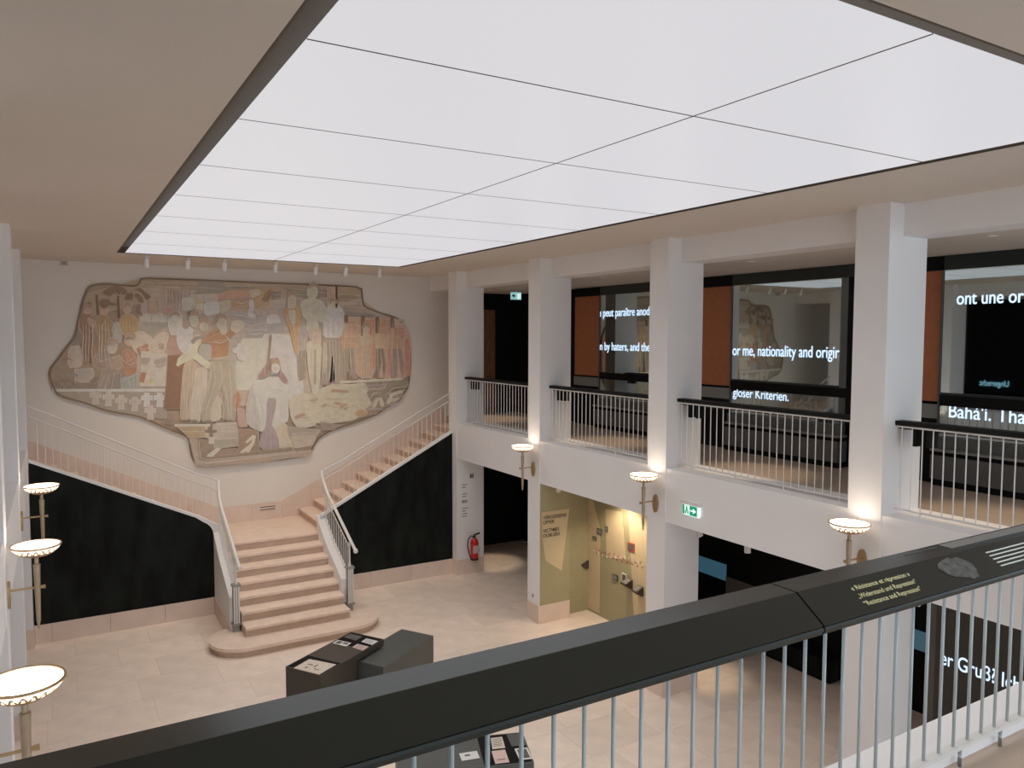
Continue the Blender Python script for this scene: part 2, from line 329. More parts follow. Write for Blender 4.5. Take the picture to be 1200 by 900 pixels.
MURAL=[((721,564,392),0,[559,6432,1582,6764,6396,6748,6393,6462,3915,6474,2150,6479,515,5966]),
((813,668,560),0,[1578,6586,6393,6462,7402,5792,7530,4622,6715,3803,1438,4229]),
((636,604,520),1,[1606,5875,2153,5881,2067,5790,1893,5716,1726,5464,1664,5464,1585,5553,1486,5683]),
((900,857,740),0,[1581,6053,2191,6063,2188,5918,1577,5911]),
((576,525,426),0,[2701,6771,3246,6773,3269,6681,3734,6706,3734,6659,3405,6648,3170,6547,2661,6505]),
((576,506,375),0,[4564,6725,5034,6702,5071,6487,4814,6499,4582,6609]),
((537,451,343),0,[5294,6711,5537,6679,5535,6520,5251,6492]),
((595,487,328),1,[5782,6547,6139,6618,6329,6521,6053,6433,5802,6426]),
((699,564,444),1,[5926,6328,6413,6360,6649,6179,6561,6054,5923,6085]),
((576,506,444),1,[5966,6208,6736,6139,6604,6013,6048,6026]),
((688,646,602),1,[3233,6105,4133,6077,4130,5884,3800,5823,3680,5776,3639,5922,3478,6009]),
((678,646,624),1,[3698,5754,4129,5807,4130,5884,4455,5907,4530,5759,4528,5634,4088,5633,4049,5542,3632,5542,3675,5670]),
((900,900,894),1,[4171,6039,4305,6089,4456,5985,4436,5907,4149,5884]),
((744,646,581),1,[4326,6254,4558,6337,4590,5869,4474,5907]),
((699,646,602),1,[3330,5542,3604,5612,3601,5441,3398,5328,3431,5138,3481,4909,3435,4434,3368,4722,3304,5140]),
((900,900,790),0,[3602,5517,4049,5537,4088,5633,4703,5635,4679,4096,4349,4110,3878,4400,3453,4414,3463,4910]),
((900,900,900),0,[4239,5614,4624,5596,4891,5082,4956,4085,4638,3940,4224,4701]),
((432,283,196),1,[871,6471,957,6566,1112,6630,1263,6592,1318,6484,1233,6450,1035,6460,1007,6405,898,6447]),
((432,283,196),1,[1444,6550,1578,6586,1663,6495,1749,6433,1733,6370,1674,6353,1606,6477,1535,6537]),
((483,310,208),1,[1447,6425,1506,6490,1604,6413,1616,6287,1543,6301,1504,6394]),
((432,283,196),1,[1303,6468,1420,6487,1416,6346,1268,6347]),
((813,604,375),1,[1251,6294,1379,6315,1391,6174,1263,6154]),
((519,354,271),1,[1488,6229,1570,6266,1550,6124,1596,6018,1452,6069]),
((273,167,127),0,[1133,6414,1159,6415,1159,6169,1170,5964,1135,5963,1134,6169]),
((260,167,110),0,[747,6420,768,6421,785,6028,758,6027]),
((483,401,328),1,[323,5552,447,5690,471,5449,288,5363]),
((813,713,602),1,[243,5364,439,5397,457,4982,216,4952]),
((595,369,232),1,[440,5965,502,6035,593,6037,697,5934,723,5761,660,5691,703,5047,610,5014,595,5570,564,4997,472,4964,492,5656,405,5776]),
((699,469,257),1,[743,5935,807,6023,884,6041,960,5973,1035,5869,1016,5728,936,5658,891,5132,796,5063,779,5570,736,5692]),
((862,584,298),1,[1160,5835,1195,5976,1292,6048,1419,6033,1497,5927,1507,5696,1424,5589,1311,5553,1203,5659]),
((699,713,646),1,[1016,5728,1115,5905,1203,5659,1166,5447,1089,5518]),
((837,544,392),1,[606,5968,726,5865,677,5761,588,5864]),
((900,646,500),0,[649,6133,636,6082,605,6050,567,6049,538,6080,528,6130,540,6181,572,6213,609,6214,639,6183]),
((900,646,500),0,[956,6121,943,6070,911,6037,873,6037,843,6068,832,6119,846,6170,877,6202,916,6203,946,6172]),
((900,646,500),0,[1374,6156,1361,6104,1328,6071,1289,6070,1258,6102,1247,6153,1261,6205,1293,6238,1333,6239,1364,6208]),
((432,283,196),1,[524,6173,569,6260,645,6272,666,6204,593,6187]),
((432,283,196),1,[783,6267,841,6338,979,6342,1004,6272,1115,6259,1101,6227,962,6224,947,6179,851,6161]),
((900,832,716),0,[1101,5394,1081,5301,1032,5244,974,5244,929,5302,914,5395,934,5488,982,5545,1040,5545,1086,5488]),
((900,646,520),0,[1438,5518,1418,5444,1369,5399,1310,5400,1263,5445,1247,5518,1267,5591,1316,5636,1375,5636,1422,5591]),
((900,783,646),0,[1679,5410,1648,5305,1573,5240,1483,5241,1412,5306,1388,5411,1418,5516,1492,5580,1582,5580,1653,5515]),
((900,808,669),1,[1345,5624,1572,5696,1764,5554,1792,5373,1594,5267,1372,5411]),
((767,417,271),1,[1209,5288,1305,5323,1430,5197,1457,4982,1295,4931,1200,4951]),
((813,401,257),1,[1466,5339,1679,5428,1691,5248,1511,5196]),
((615,469,375),1,[676,5170,802,5273,910,5255,969,5131,949,4973,792,4906,671,4978]),
((699,544,426),1,[953,5131,1175,5199,1184,4934,979,4920]),
((721,646,560),0,[335,4915,638,4926,666,4821,585,4657,328,4665]),
((466,369,298),0,[448,4635,815,4625,719,4496,444,4505]),
((432,354,284),1,[585,4666,711,4785,740,4714,645,4612]),
((576,469,409),0,[823,4905,1136,4899,843,4500,719,4505]),
((519,434,392),0,[975,4779,1149,4810,1157,4490,936,4497]),
((556,604,581),0,[1162,4703,1453,4821,1445,4499,1173,4507]),
((767,369,232),1,[1232,4933,1456,4946,1437,4821,1243,4755]),
((432,354,284),0,[22,4622,12,4587,-7,4579,-21,4604,-20,4642,-4,4666,14,4657]),
((432,354,284),0,[68,4593,59,4558,40,4550,25,4575,27,4614,42,4637,61,4628]),
((432,354,284),0,[115,4564,105,4529,86,4521,72,4546,73,4585,89,4608,107,4599]),
((432,354,284),0,[164,4618,154,4583,135,4575,121,4600,122,4638,138,4662,156,4653]),
((432,354,284),0,[210,4589,201,4554,182,4546,167,4571,169,4609,184,4633,203,4624]),
((432,354,284),0,[257,4560,248,4525,229,4517,214,4541,215,4580,231,4604,250,4595]),
((432,354,284),0,[307,4613,297,4578,278,4570,264,4595,265,4634,281,4658,299,4649]),
((432,354,284),0,[354,4584,345,4549,325,4541,311,4566,312,4605,328,4629,347,4620]),
((432,354,284),0,[402,4555,392,4520,373,4512,358,4537,359,4576,375,4600,394,4590]),
((501,434,359),0,[52,4835,43,4812,27,4812,19,4836,28,4859,44,4859]),
((501,434,359),0,[104,4800,95,4776,79,4776,71,4800,80,4824,96,4824]),
((501,434,359),0,[156,4764,147,4740,131,4741,123,4765,132,4788,149,4788]),
((501,434,359),0,[211,4814,202,4791,186,4791,178,4815,187,4839,203,4838]),
((501,434,359),0,[264,4779,255,4755,238,4755,231,4779,240,4803,256,4803]),
((501,434,359),0,[319,4829,310,4805,294,4806,286,4830,295,4853,311,4853]),
((501,434,359),0,[372,4793,363,4769,347,4770,339,4794,348,4818,365,4817]),
((900,832,740),0,[1561,5267,2054,5227,2021,4535,1527,4550]),
((636,544,481),1,[1558,5124,1721,5122,1652,4979,1555,4998]),
((657,564,500),1,[1785,5067,2019,5154,2015,4973,1848,4921]),
((699,339,196),0,[1550,4819,1623,4817,1578,4620,1513,4640]),
((900,883,481),0,[1775,4633,1764,4591,1739,4565,1708,4566,1684,4593,1676,4636,1686,4678,1712,4703,1742,4703,1766,4676]),
((595,525,426),0,[-34,4487,2002,4435,1988,3840,1511,3902,955,4019,497,4216,124,4335]),
((900,900,841),0,[-62,4520,2003,4451,2002,4426,-63,4496]),
((813,736,646),0,[654,4472,721,4469,720,4417,778,4415,777,4344,718,4347,726,4206,634,4210,650,4349,592,4351,594,4421,652,4419]),
((900,832,740),0,[885,4429,953,4426,952,4373,1011,4371,1009,4300,950,4302,959,4160,865,4165,881,4305,822,4307,824,4378,883,4376]),
((862,783,692),0,[1118,4349,1188,4347,1186,4293,1247,4291,1245,4219,1185,4222,1194,4079,1098,4083,1115,4225,1055,4227,1057,4298,1117,4296]),
((813,736,646),0,[1372,4304,1443,4301,1442,4247,1503,4245,1502,4173,1440,4175,1449,4031,1353,4035,1369,4178,1308,4181,1310,4252,1371,4250]),
((900,900,900),0,[1601,4385,1673,4383,1672,4328,1734,4326,1732,4254,1670,4256,1680,4111,1582,4115,1598,4259,1536,4261,1538,4333,1600,4331]),
((900,900,900),0,[1848,4376,1921,4374,1919,4319,1983,4317,1981,4244,1918,4246,1928,4100,1828,4104,1845,4249,1782,4252,1784,4324,1846,4322]),
((887,783,716),0,[1660,4112,1732,4108,1731,4054,1794,4051,1792,3978,1729,3981,1739,3835,1640,3840,1657,3985,1595,3988,1596,4060,1659,4057]),
((837,604,426),0,[1733,6360,1879,6363,1887,6076,1726,6073]),
((767,604,462),1,[2032,6602,2154,6633,2339,6630,2334,6394,2291,6247,2184,6208,2023,6259]),
((537,385,284),0,[2194,6553,2217,6554,2208,6300,2191,6299]),
((537,385,284),0,[2253,6555,2276,6555,2267,6301,2250,6301]),
((537,385,284),0,[2119,6550,2142,6551,2133,6298,2116,6297]),
((537,385,284),0,[2312,6557,2336,6557,2326,6302,2309,6302]),
((900,544,426),0,[2018,6169,2144,6226,2157,6045,2015,6042]),
((813,625,560),1,[2372,6595,2559,6564,2522,6435,2385,6413]),
((900,857,740),1,[2367,6395,2590,6400,2619,6181,2379,6140]),
((900,783,624),1,[2540,6472,3080,6496,3078,6358,2762,6368,2555,6381]),
((900,736,409),1,[2641,6365,2779,6369,2791,6110,2651,6071]),
((900,900,669),0,[2673,6274,2696,6274,2694,6182,2671,6182]),
((900,900,669),0,[2742,6276,2765,6276,2763,6184,2741,6183]),
((900,900,900),1,[2813,6314,3113,6340,3144,6117,2825,6037]),
((900,832,602),1,[3113,6340,3364,6384,3324,6195,3143,6079]),
((790,544,313),1,[3364,6384,3803,6414,4105,6614,4254,6701,4487,6684,4504,6588,4275,6600,4177,6405,4251,6310,4137,6288,3929,6207,3396,6197]),
((615,401,220),1,[4104,6556,4257,6676,4216,6483,4119,6346,4007,6400]),
((900,544,392),1,[3087,6479,3289,6578,3770,6622,3974,6619,3953,6521,3767,6464,3306,6431,3107,6396]),
((900,783,624),1,[3788,6623,3993,6629,3972,6514,3804,6471]),
((900,900,894),1,[3766,6394,3840,6396,3855,6225,3798,6128,3889,6034,3833,6015,3723,6070,3781,6223]),
((501,434,359),1,[4256,6599,4466,6625,4444,6431,4252,6387]),
((813,690,581),1,[4214,6386,4521,6433,4557,6278,4250,6252]),
((699,469,383),1,[2089,5619,2265,5664,2277,5395,2375,5217,2027,5209,2011,5372]),
((432,232,154),0,[2068,5174,2398,5181,2382,4924,2338,4340,2258,4037,1960,4051,2023,4595]),
((900,783,646),1,[1834,5590,1998,5681,2089,5619,2011,5372,1937,5197,1723,5230,1719,5392]),
((576,451,359),1,[1892,5409,1976,5445,1973,5300,1891,5337]),
((900,900,790),0,[2322,5883,2297,5765,2236,5692,2163,5691,2106,5763,2086,5881,2111,5998,2172,6071,2245,6073,2302,6001]),
((900,900,815),1,[2091,6098,2344,6102,2350,5627,2114,5627]),
((900,900,900),1,[2269,5773,2569,5775,2548,5499,2568,5407,2426,5187,2309,5298,2258,5463]),
((699,544,481),0,[2486,5839,2474,5789,2444,5758,2408,5758,2380,5789,2370,5838,2382,5888,2412,5918,2448,5919,2476,5889]),
((900,900,716),0,[2684,5952,2665,5859,2620,5802,2567,5802,2525,5858,2511,5949,2529,6041,2574,6099,2627,6100,2669,6044]),
((432,310,257),1,[2480,6105,2670,6127,2651,6071,2513,6032]),
((900,668,481),0,[2882,5852,2862,5776,2813,5728,2753,5728,2707,5774,2690,5850,2710,5927,2759,5974,2818,5975,2865,5928]),
((900,857,669),0,[2872,5796,2857,5742,2822,5708,2779,5708,2744,5741,2732,5795,2747,5850,2782,5884,2825,5884,2860,5851]),
((837,668,481),1,[2369,4930,2502,5149,2606,4987,2573,4536,2480,4131,2446,3788,2283,3797,2301,4212]),
((900,808,669),1,[2626,4873,2836,4921,2825,4398,2692,4075,2671,3730,2494,3739,2502,4130,2596,4536]),
((657,646,581),1,[2695,5280,2741,5393,2869,5417,2949,5256,2906,5073,2799,5064,2715,5167]),
((900,900,692),1,[2231,4950,2276,5128,2442,5234,2616,5484,2678,5462,2616,5240,2820,5052,2943,4981,2902,4892,2773,4943,2562,5130,2354,5022]),
((900,857,669),0,[2735,5499,2718,5434,2678,5393,2630,5394,2592,5434,2579,5499,2595,5564,2635,5604,2683,5605,2721,5564]),
((483,434,392),1,[2527,5481,2624,5582,2780,5573,2640,5517,2568,5425]),
((699,625,481),1,[2945,5073,3300,5140,3403,4742,3439,4369,3404,3739,3227,3701,3213,4195,3145,4563,3041,4296,2924,4065,2878,3718,2723,3727,2712,4027,2823,4304,2902,4892]),
((900,783,624),1,[3041,4290,3105,4199,3105,3763,2917,3716,2904,3951]),
((615,544,426),1,[3176,4158,3244,3965,3204,3739,3115,3819]),
((721,401,232),1,[2755,5480,2955,5708,3154,5733,3249,5649,3388,5752,3452,5669,3330,5544,2950,5480,2795,5443]),
((721,401,220),0,[2971,5461,3308,5532,3281,5165,2942,5118]),
((900,857,669),1,[3102,5798,3245,5799,3260,5668,3170,5630]),
((900,832,669),0,[3259,5894,3240,5811,3192,5759,3135,5759,3089,5809,3073,5891,3093,5974,3140,6026,3197,6027,3243,5976]),
((576,469,392),1,[2960,5816,3053,6041,3124,6042,3068,5891]),
((900,832,646),1,[3352,5763,3391,5899,3537,5942,3638,5879,3615,5803,3452,5669]),
((900,900,900),1,[3397,5309,3485,5331,3509,5422,3608,5422,3627,5289,3667,5250,3623,5060,3502,5061,3483,5233,3396,5233]),
((721,369,220),1,[3396,4283,3489,4356,3523,4221,3463,3955,3390,3996]),
((790,544,462),1,[3463,3993,3610,3948,3677,3559,3474,3570]),
((432,354,284),0,[2129,3750,2107,3723,2053,3714,2000,3729,1978,3758,2001,3786,2055,3795,2108,3780]),
((432,354,284),0,[2627,3723,2603,3695,2548,3686,2493,3701,2471,3731,2494,3759,2550,3768,2605,3753]),
((432,354,284),0,[2926,3706,2902,3678,2845,3669,2789,3684,2767,3715,2791,3743,2847,3752,2903,3737]),
((432,354,284),0,[3176,3692,3152,3664,3094,3655,3038,3671,3015,3701,3039,3730,3096,3739,3153,3723]),
((432,354,284),0,[3375,3682,3351,3653,3293,3644,3235,3660,3212,3691,3236,3719,3294,3728,3352,3713]),
((813,783,728),1,[3788,4538,3935,4437,3945,3913,4003,3423,3692,3577,3647,3985]),
((900,900,841),1,[3814,4561,4369,4678,4500,4517,4577,4219,4575,3665,4456,3573,4280,3445,4206,3606,4288,3956,4292,4171,4101,4179,4069,3418,3993,3423,3927,3933]),
((595,506,520),1,[4120,4178,4307,4171,4288,3956,4186,3568,4348,3342,4381,3011,4075,2977,3931,3095,3973,3366,4091,3574]),
((900,808,581),1,[4296,3464,4457,3632,4566,3495,4721,2959,4388,2983,4373,3242]),
((900,900,790),0,[4400,4873,4376,4782,4317,4726,4246,4728,4190,4785,4170,4877,4193,4968,4251,5024,4322,5023,4379,4965]),
((576,385,343),1,[3921,4689,4075,4879,4189,5081,4384,5088,4418,4814,4583,4574,4500,4517,4369,4678,4344,5011,4229,5012,4168,4741,3995,4629]),
((449,354,298),0,[4205,5614,4228,5614,4164,4994,4141,4994]),
((900,832,669),1,[4602,4139,4880,4288,5079,4220,5073,3839,5271,3527,4827,3432,4654,3701]),
((900,845,635),1,[4998,4203,5323,4332,5550,4438,6200,4447,6481,4481,6479,4294,6578,3935,6387,3804,6191,3589,5694,3548,5251,3548,4993,3843]),
((699,487,359),1,[5669,4036,5940,3963,5961,3931,5647,3996]),
((699,487,359),1,[5813,3907,5962,3993,5982,3961,5834,3865]),
((699,487,359),1,[5358,3947,5482,4013,5440,3923]),
((699,487,359),1,[5897,3862,6024,3897,5960,3838]),
((699,487,359),1,[5610,4343,6028,4288,6007,4248,5610,4282]),
((699,487,359),1,[4733,3736,4953,3825,4972,3764,4752,3676]),
((699,487,359),1,[5077,4080,5280,4153,5259,4093]),
((501,417,343),0,[5333,3568,5808,3476,5640,3375,5372,3391]),
((483,417,313),1,[6479,4273,6940,4278,7054,4486,7552,4472,7552,4354,7108,4321,7051,4147,6630,4111,6530,4000]),
((501,417,328),0,[6459,4461,6875,4470,6875,4407,6480,4398]),
((519,434,343),1,[6717,4107,7453,4287,7375,4012,7004,3868,6759,3833]),
((900,832,646),1,[6628,3912,6739,4096,6783,4073,6671,3847]),
((900,832,646),1,[6848,3881,6805,4072,6850,4092,6915,3899]),
((900,832,646),1,[6982,3960,7118,4166,7163,4143,7049,3936]),
((900,832,646),1,[7073,4168,7391,4242,7390,4199,7096,4125]),
((900,832,646),1,[7050,4020,7321,4074,7298,4032,7072,3977]),
((900,832,646),1,[6372,4401,6478,4169,6584,3956,6497,3938,6370,4193]),
((813,564,328),0,[6495,3730,6465,3682,6389,3656,6296,3660,6221,3694,6193,3744,6222,3792,6297,3818,6391,3814,6466,3780]),
((699,646,602),1,[4823,5813,5061,5815,5058,5616,4971,5121,4851,5003]),
((537,469,375),1,[4835,5241,5014,5279,4985,4683,4845,4587]),
((900,564,271),1,[4517,6161,4595,6240,4869,6265,4894,5951,4822,5754,4814,5201,4775,5222,4666,5753,4572,6006]),
((900,900,740),1,[4633,6182,4770,6185,4766,5910,4668,5909]),
((900,808,646),1,[4620,6572,4776,6596,4781,6244,4615,6241]),
((900,900,716),1,[5036,5477,5378,5437,5327,4675,5282,4334,5180,4237,5085,4680,5051,5080]),
((657,525,409),0,[5214,5278,5244,5277,5223,4476,5195,4477]),
((900,900,716),1,[4891,6384,5150,6469,5391,6416,5551,6160,5425,5918,5304,5976,5301,5737,5040,5735,5064,5993,4965,6051]),
((900,900,669),0,[5303,6642,5279,6536,5218,6470,5143,6468,5084,6531,5063,6634,5087,6739,5148,6806,5222,6809,5282,6746]),
((900,736,624),1,[5060,5755,5362,5757,5357,5397,5136,5438]),
((615,525,426),1,[5400,5577,5875,5578,5862,4478,5695,4483,5643,5275,5571,4486,5386,4451]),
((813,759,646),1,[5440,5477,5500,5376,5473,4873,5429,4672]),
((900,900,900),1,[5532,6300,5759,6345,5883,6247,5964,6005,5875,5578,5421,5577,5446,5938,5550,6120]),
((813,783,815),0,[5528,5959,5553,5959,5556,5598,5531,5597]),
((813,783,815),0,[5651,5960,5676,5961,5680,5598,5655,5598]),
((813,783,815),0,[5775,5962,5800,5962,5804,5598,5779,5598]),
((837,646,481),0,[5538,6739,5733,6746,5728,6364,5533,6360]),
((900,857,669),0,[5749,6344,5730,6279,5683,6238,5626,6237,5580,6276,5564,6340,5582,6405,5629,6447,5686,6448,5732,6409]),
((128,92,68),0,[5744,6766,5769,6767,5763,6284,5738,6284]),
((900,625,462),1,[5875,5619,6027,6026,6691,6035,7178,6063,7493,5835,7628,5538,7599,4535,6330,4547,5892,5232]),
((900,625,462),0,[5985,6046,6324,6051,6323,5969,5984,5964]),
((900,564,409),0,[6047,5965,6323,5969,6320,5640,6022,5599]),
((900,451,298),0,[6474,5991,6691,5994,6666,5600,6557,5600]),
((900,487,328),0,[6577,5413,6729,5413,6724,4808,6571,4811]),
((900,506,328),0,[6845,5996,7088,5999,7086,5664,6842,5663]),
((900,469,343),0,[7199,5811,7470,5813,7491,5559,7219,5517]),
((900,401,284),0,[7468,5517,7605,5517,7599,4620,7462,4624]),
((900,434,343),0,[6993,5265,7105,5307,7100,4632,6988,4635]),
((900,759,602),0,[7223,6001,7471,6004,7471,5978,7222,5975]),
((900,759,602),0,[7222,5917,7471,5919,7471,5894,7222,5891]),
((900,584,359),0,[5896,5578,6213,5578,6188,5312,5893,5314]),
((900,759,581),0,[6547,5765,6528,5704,6479,5666,6419,5666,6371,5703,6353,5764,6372,5824,6421,5862,6481,5863,6529,5826]),
((900,736,520),1,[6341,5640,6579,5641,6577,5434,6360,5393]),
((900,690,409),0,[6732,5642,6930,5642,6938,5308,6728,5309]),
((887,544,313),1,[7129,5559,7355,5601,7376,5347,7150,5306]),
((576,487,392),0,[5935,5303,6146,5302,6191,4592,6116,4553,6048,5067,5968,4557,5863,4560]),
((837,646,481),0,[6359,5249,6553,5268,6547,4583,6352,4588]),
((432,339,284),0,[6728,5288,6905,5287,6967,4846,6921,4573,6858,4973,6766,4577,6634,4581,6724,4808]),
((595,434,392),0,[7150,5285,7375,5305,7463,4837,7416,4561,7283,5009,7257,4565,7099,4569,7101,4843]),
((369,209,136),0,[6357,6072,6432,6073,6429,5847,6354,5846]),
((369,209,136),0,[6724,6056,6801,6058,6798,5683,6721,5683]),
((369,209,136),0,[7111,6052,7189,6053,7187,5811,7109,5811]),
((369,209,136),0,[5944,6086,6017,6087,6015,5924,5942,5923]),
((416,269,196),0,[5981,4741,6033,4740,6031,4514,5978,4516]),
((416,269,196),0,[6356,5846,6382,5846,6380,5620,6354,5620]),
((416,269,196),0,[6116,4573,6244,4570,6244,4529,6116,4532]),
((416,269,196),0,[6395,4566,6568,4562,6568,4520,6394,4525]),
((416,269,196),0,[6722,4579,6898,4574,6898,4532,6721,4537]),
((900,883,716),0,[5821,4520,7393,4551,7393,4519,5820,4487]),
((721,564,343),0,[2220,3643,2774,3639,2751,3387,2455,3387]),
((699,564,444),0,[2454,3350,2610,3339,2636,2905,2810,2853,5141,2928,5018,2816,3849,2749,2755,2744,2564,2817]),
((483,385,284),0,[2610,3339,2944,3317,2976,3125,2813,2967,5102,3032,5060,2934,2846,2869,2636,2905]),
((636,574,462),0,[2946,3374,3433,3342,3429,3150,3048,3120,2959,3145]),
((790,690,581),0,[3023,3672,3421,3669,3432,3323,2909,3338,2786,3384,2791,3610]),
((369,283,220),0,[2772,3536,2842,3532,2845,3664,2916,3660,2913,3527,3002,3522,3001,3484,2921,3480,2919,3385,2866,3389,2859,3483,2771,3498]),
((900,832,692),0,[2857,3370,2936,3365,2934,3242,2854,3248]),
((537,385,313),1,[3047,3082,3428,3092,3425,2958,3009,2980]),
((900,900,765),1,[2795,2968,3012,3123,3065,3100,2901,2950]),
((519,369,271),0,[3473,3532,3881,3469,3910,2999,3463,2993]),
((900,832,669),1,[3500,2991,3744,3167,3803,3338,3831,3336,3781,3145,3555,2987]),
((900,832,669),1,[3629,3000,3782,3222,3810,3211,3685,2996]),
((900,832,669),1,[3634,3232,3785,3358,3803,3338,3652,3202]),
((767,668,540),0,[4628,3344,5269,3365,5143,3069,4722,3019]),
((595,525,426),0,[4572,3507,5310,3383,5268,3304,4589,3307]),
((900,883,740),0,[2170,3692,2863,3653,2862,3631,2170,3670]),
((900,900,867),2,[494,5845,492,5570,470,5311,476,5068,483,5068,482,5310,504,5570,500,5846]),
((900,900,867),2,[546,5837,545,5570,523,5310,529,5067,536,5067,535,5310,557,5570,553,5838]),
((900,900,867),2,[599,5829,598,5570,576,5310,582,5066,589,5067,588,5310,610,5570,606,5830]),
((900,900,867),2,[661,5865,659,5570,637,5309,644,5066,650,5066,649,5309,672,5570,668,5865]),
((900,900,867),2,[783,5831,782,5570,760,5309,766,5064,773,5064,772,5308,794,5570,789,5831]),
((900,900,867),2,[829,5832,828,5570,806,5308,813,5063,820,5063,818,5308,841,5570,836,5832]),
((900,900,867),2,[892,5867,890,5570,868,5308,875,5062,882,5062,880,5308,903,5570,899,5867]),
((900,900,867),2,[953,5850,952,5570,930,5307,937,5061,944,5061,942,5307,965,5570,960,5851]),
((900,900,867),2,[1147,6435,1086,6503,1081,6497,1142,6429]),
((900,900,867),2,[1162,6412,1227,6502,1222,6507,1157,6417]),
((900,900,867),2,[1145,6365,1053,6450,1048,6443,1140,6359]),
((900,832,444),2,[1223,5942,1208,5765,1223,5623,1229,5624,1219,5765,1229,5941]),
((900,832,444),2,[1286,5942,1271,5765,1286,5624,1292,5624,1282,5766,1292,5942]),
((900,832,444),2,[1350,5943,1335,5766,1350,5624,1356,5625,1346,5766,1356,5943]),
((900,832,444),2,[1414,5944,1399,5766,1414,5624,1420,5625,1410,5767,1420,5944]),
((900,832,444),2,[1478,5945,1463,5767,1478,5624,1484,5625,1474,5767,1484,5945]),
((900,900,867),2,[437,5966,414,5775,472,5620,479,5623,426,5777,443,5965]),
((900,900,867),2,[602,5896,686,5760,625,5659,631,5654,698,5762,607,5901]),
((900,900,867),2,[910,5939,824,5761,935,5690,939,5696,837,5763,916,5936]),
((900,900,867),2,[1017,5902,1088,5729,1005,5554,1050,5376,1057,5378,1018,5552,1101,5729,1024,5905]),
((900,900,867),2,[1155,5727,1278,5582,1442,5621,1440,5628,1283,5595,1160,5732]),
((900,900,867),2,[689,5167,795,5057,939,5128,936,5135,797,5070,693,5173]),
((900,900,867),2,[767,5238,822,4992,828,4994,773,5240]),
((900,900,867),2,[890,5237,898,4956,905,4957,897,5238]),
((900,900,867),2,[998,5164,1075,5052,1175,5125,1171,5132,1078,5066,1004,5169]),
((900,900,867),2,[1236,5233,1296,5049,1431,5158,1427,5164,1301,5063,1243,5236]),
((900,900,867),2,[1269,5268,1373,4982,1380,4985,1275,5271]),
((900,900,867),2,[1202,5090,1328,4977,1460,5050,1457,5057,1330,4991,1206,5096]),
((900,900,867),2,[847,4783,747,4505,753,4502,854,4780]),
((900,900,867),2,[942,4816,840,4502,846,4499,948,4813]),
((900,900,867),2,[1036,4849,964,4497,971,4496,1043,4847]),
((900,900,867),2,[1178,4664,1325,4728,1454,4800,1451,4807,1320,4741,1176,4671]),
((900,900,867),2,[1287,4735,1313,4520,1320,4521,1294,4736]),
((900,900,867),2,[1384,4769,1393,4500,1400,4500,1391,4769]),
((900,900,867),2,[1465,5372,1594,5296,1728,5370,1725,5377,1595,5310,1469,5379]),
((900,900,867),2,[1530,5446,1525,5267,1532,5267,1537,5446]),
((900,900,867),2,[1661,5517,1689,5301,1696,5303,1669,5518]),
((432,296,208),2,[-28,4663,135,4690,402,4651,403,4657,135,4702,-29,4669]),
((432,296,208),2,[103,5102,221,5130,308,5083,312,5093,223,5151,101,5113]),
((900,900,867),2,[1559,5156,2020,5187,2020,5194,1558,5163]),
((900,900,867),2,[1571,5013,1882,4968,2035,5042,2032,5048,1882,4981,1572,5019]),
((900,900,867),2,[1650,4832,1781,4898,2012,4860,2013,4867,1781,4911,1647,4838]),
((900,900,867),2,[1613,4688,1876,4751,2005,4642,2009,4647,1877,4764,1611,4695]),
((900,900,867),2,[1828,4939,1836,4577,1842,4577,1835,4940]),
((900,900,867),2,[2049,6566,2049,6386,2036,6205,2042,6205,2061,6386,2056,6567]),
((900,900,867),2,[2116,6568,2116,6388,2102,6207,2109,6207,2127,6388,2122,6569]),
((900,900,867),2,[2183,6570,2183,6390,2169,6208,2176,6208,2194,6390,2189,6571]),
((900,900,867),2,[2250,6573,2250,6391,2237,6210,2243,6209,2262,6392,2256,6573]),
((900,900,867),2,[2317,6575,2317,6393,2304,6211,2311,6211,2329,6393,2324,6575]),
((900,900,867),2,[2385,6577,2385,6395,2372,6213,2378,6212,2397,6395,2392,6577]),
((900,900,867),2,[2470,6580,2470,6397,2457,6214,2464,6214,2482,6398,2477,6580]),
((900,900,867),2,[2556,6582,2556,6400,2543,6216,2549,6216,2568,6400,2563,6583]),
((432,296,208),2,[1731,6342,1709,6091,1715,6091,1737,6342]),
((432,296,208),2,[1878,6345,1889,6094,1895,6095,1885,6346]),
((432,296,208),2,[1905,6058,1918,5914,1924,5915,1911,6059]),
((432,296,208),2,[1756,6020,1753,5913,1759,5913,1762,6020]),
((432,296,208),2,[2009,6129,2159,6132,2159,6139,2009,6136]),
((432,296,208),2,[2007,6075,2157,6068,2158,6075,2008,6082]),
((900,900,867),2,[2829,6256,3112,6280,3111,6288,2829,6263]),
((900,900,867),2,[2897,6297,2926,6038,2933,6039,2903,6298]),
((900,900,867),2,[3003,6318,3033,6077,3040,6078,3009,6319]),
((900,900,867),2,[3163,6301,3286,6192,3291,6197,3168,6307]),
((900,900,867),2,[3216,6343,3158,6118,3165,6116,3223,6342]),
((900,900,867),2,[2763,6420,3044,6428,3044,6435,2763,6427]),
((900,900,867),2,[2831,6480,2863,6351,2869,6353,2837,6482]),
((900,900,867),2,[2971,6484,2986,6355,2992,6356,2978,6486]),
((900,900,867),2,[2619,6328,2614,6107,2621,6107,2626,6328]),
((900,900,867),2,[2706,6348,2701,6109,2708,6109,2713,6349]),
((900,900,867),2,[3399,6362,3581,6306,3804,6391,3801,6399,3580,6321,3401,6370]),
((900,900,867),2,[3470,6232,3727,6275,3726,6283,3469,6240]),
((900,900,867),2,[3916,6394,4067,6494,4063,6501,3912,6401]),
((900,900,867),2,[3988,6243,4141,6362,4136,6369,3984,6250]),
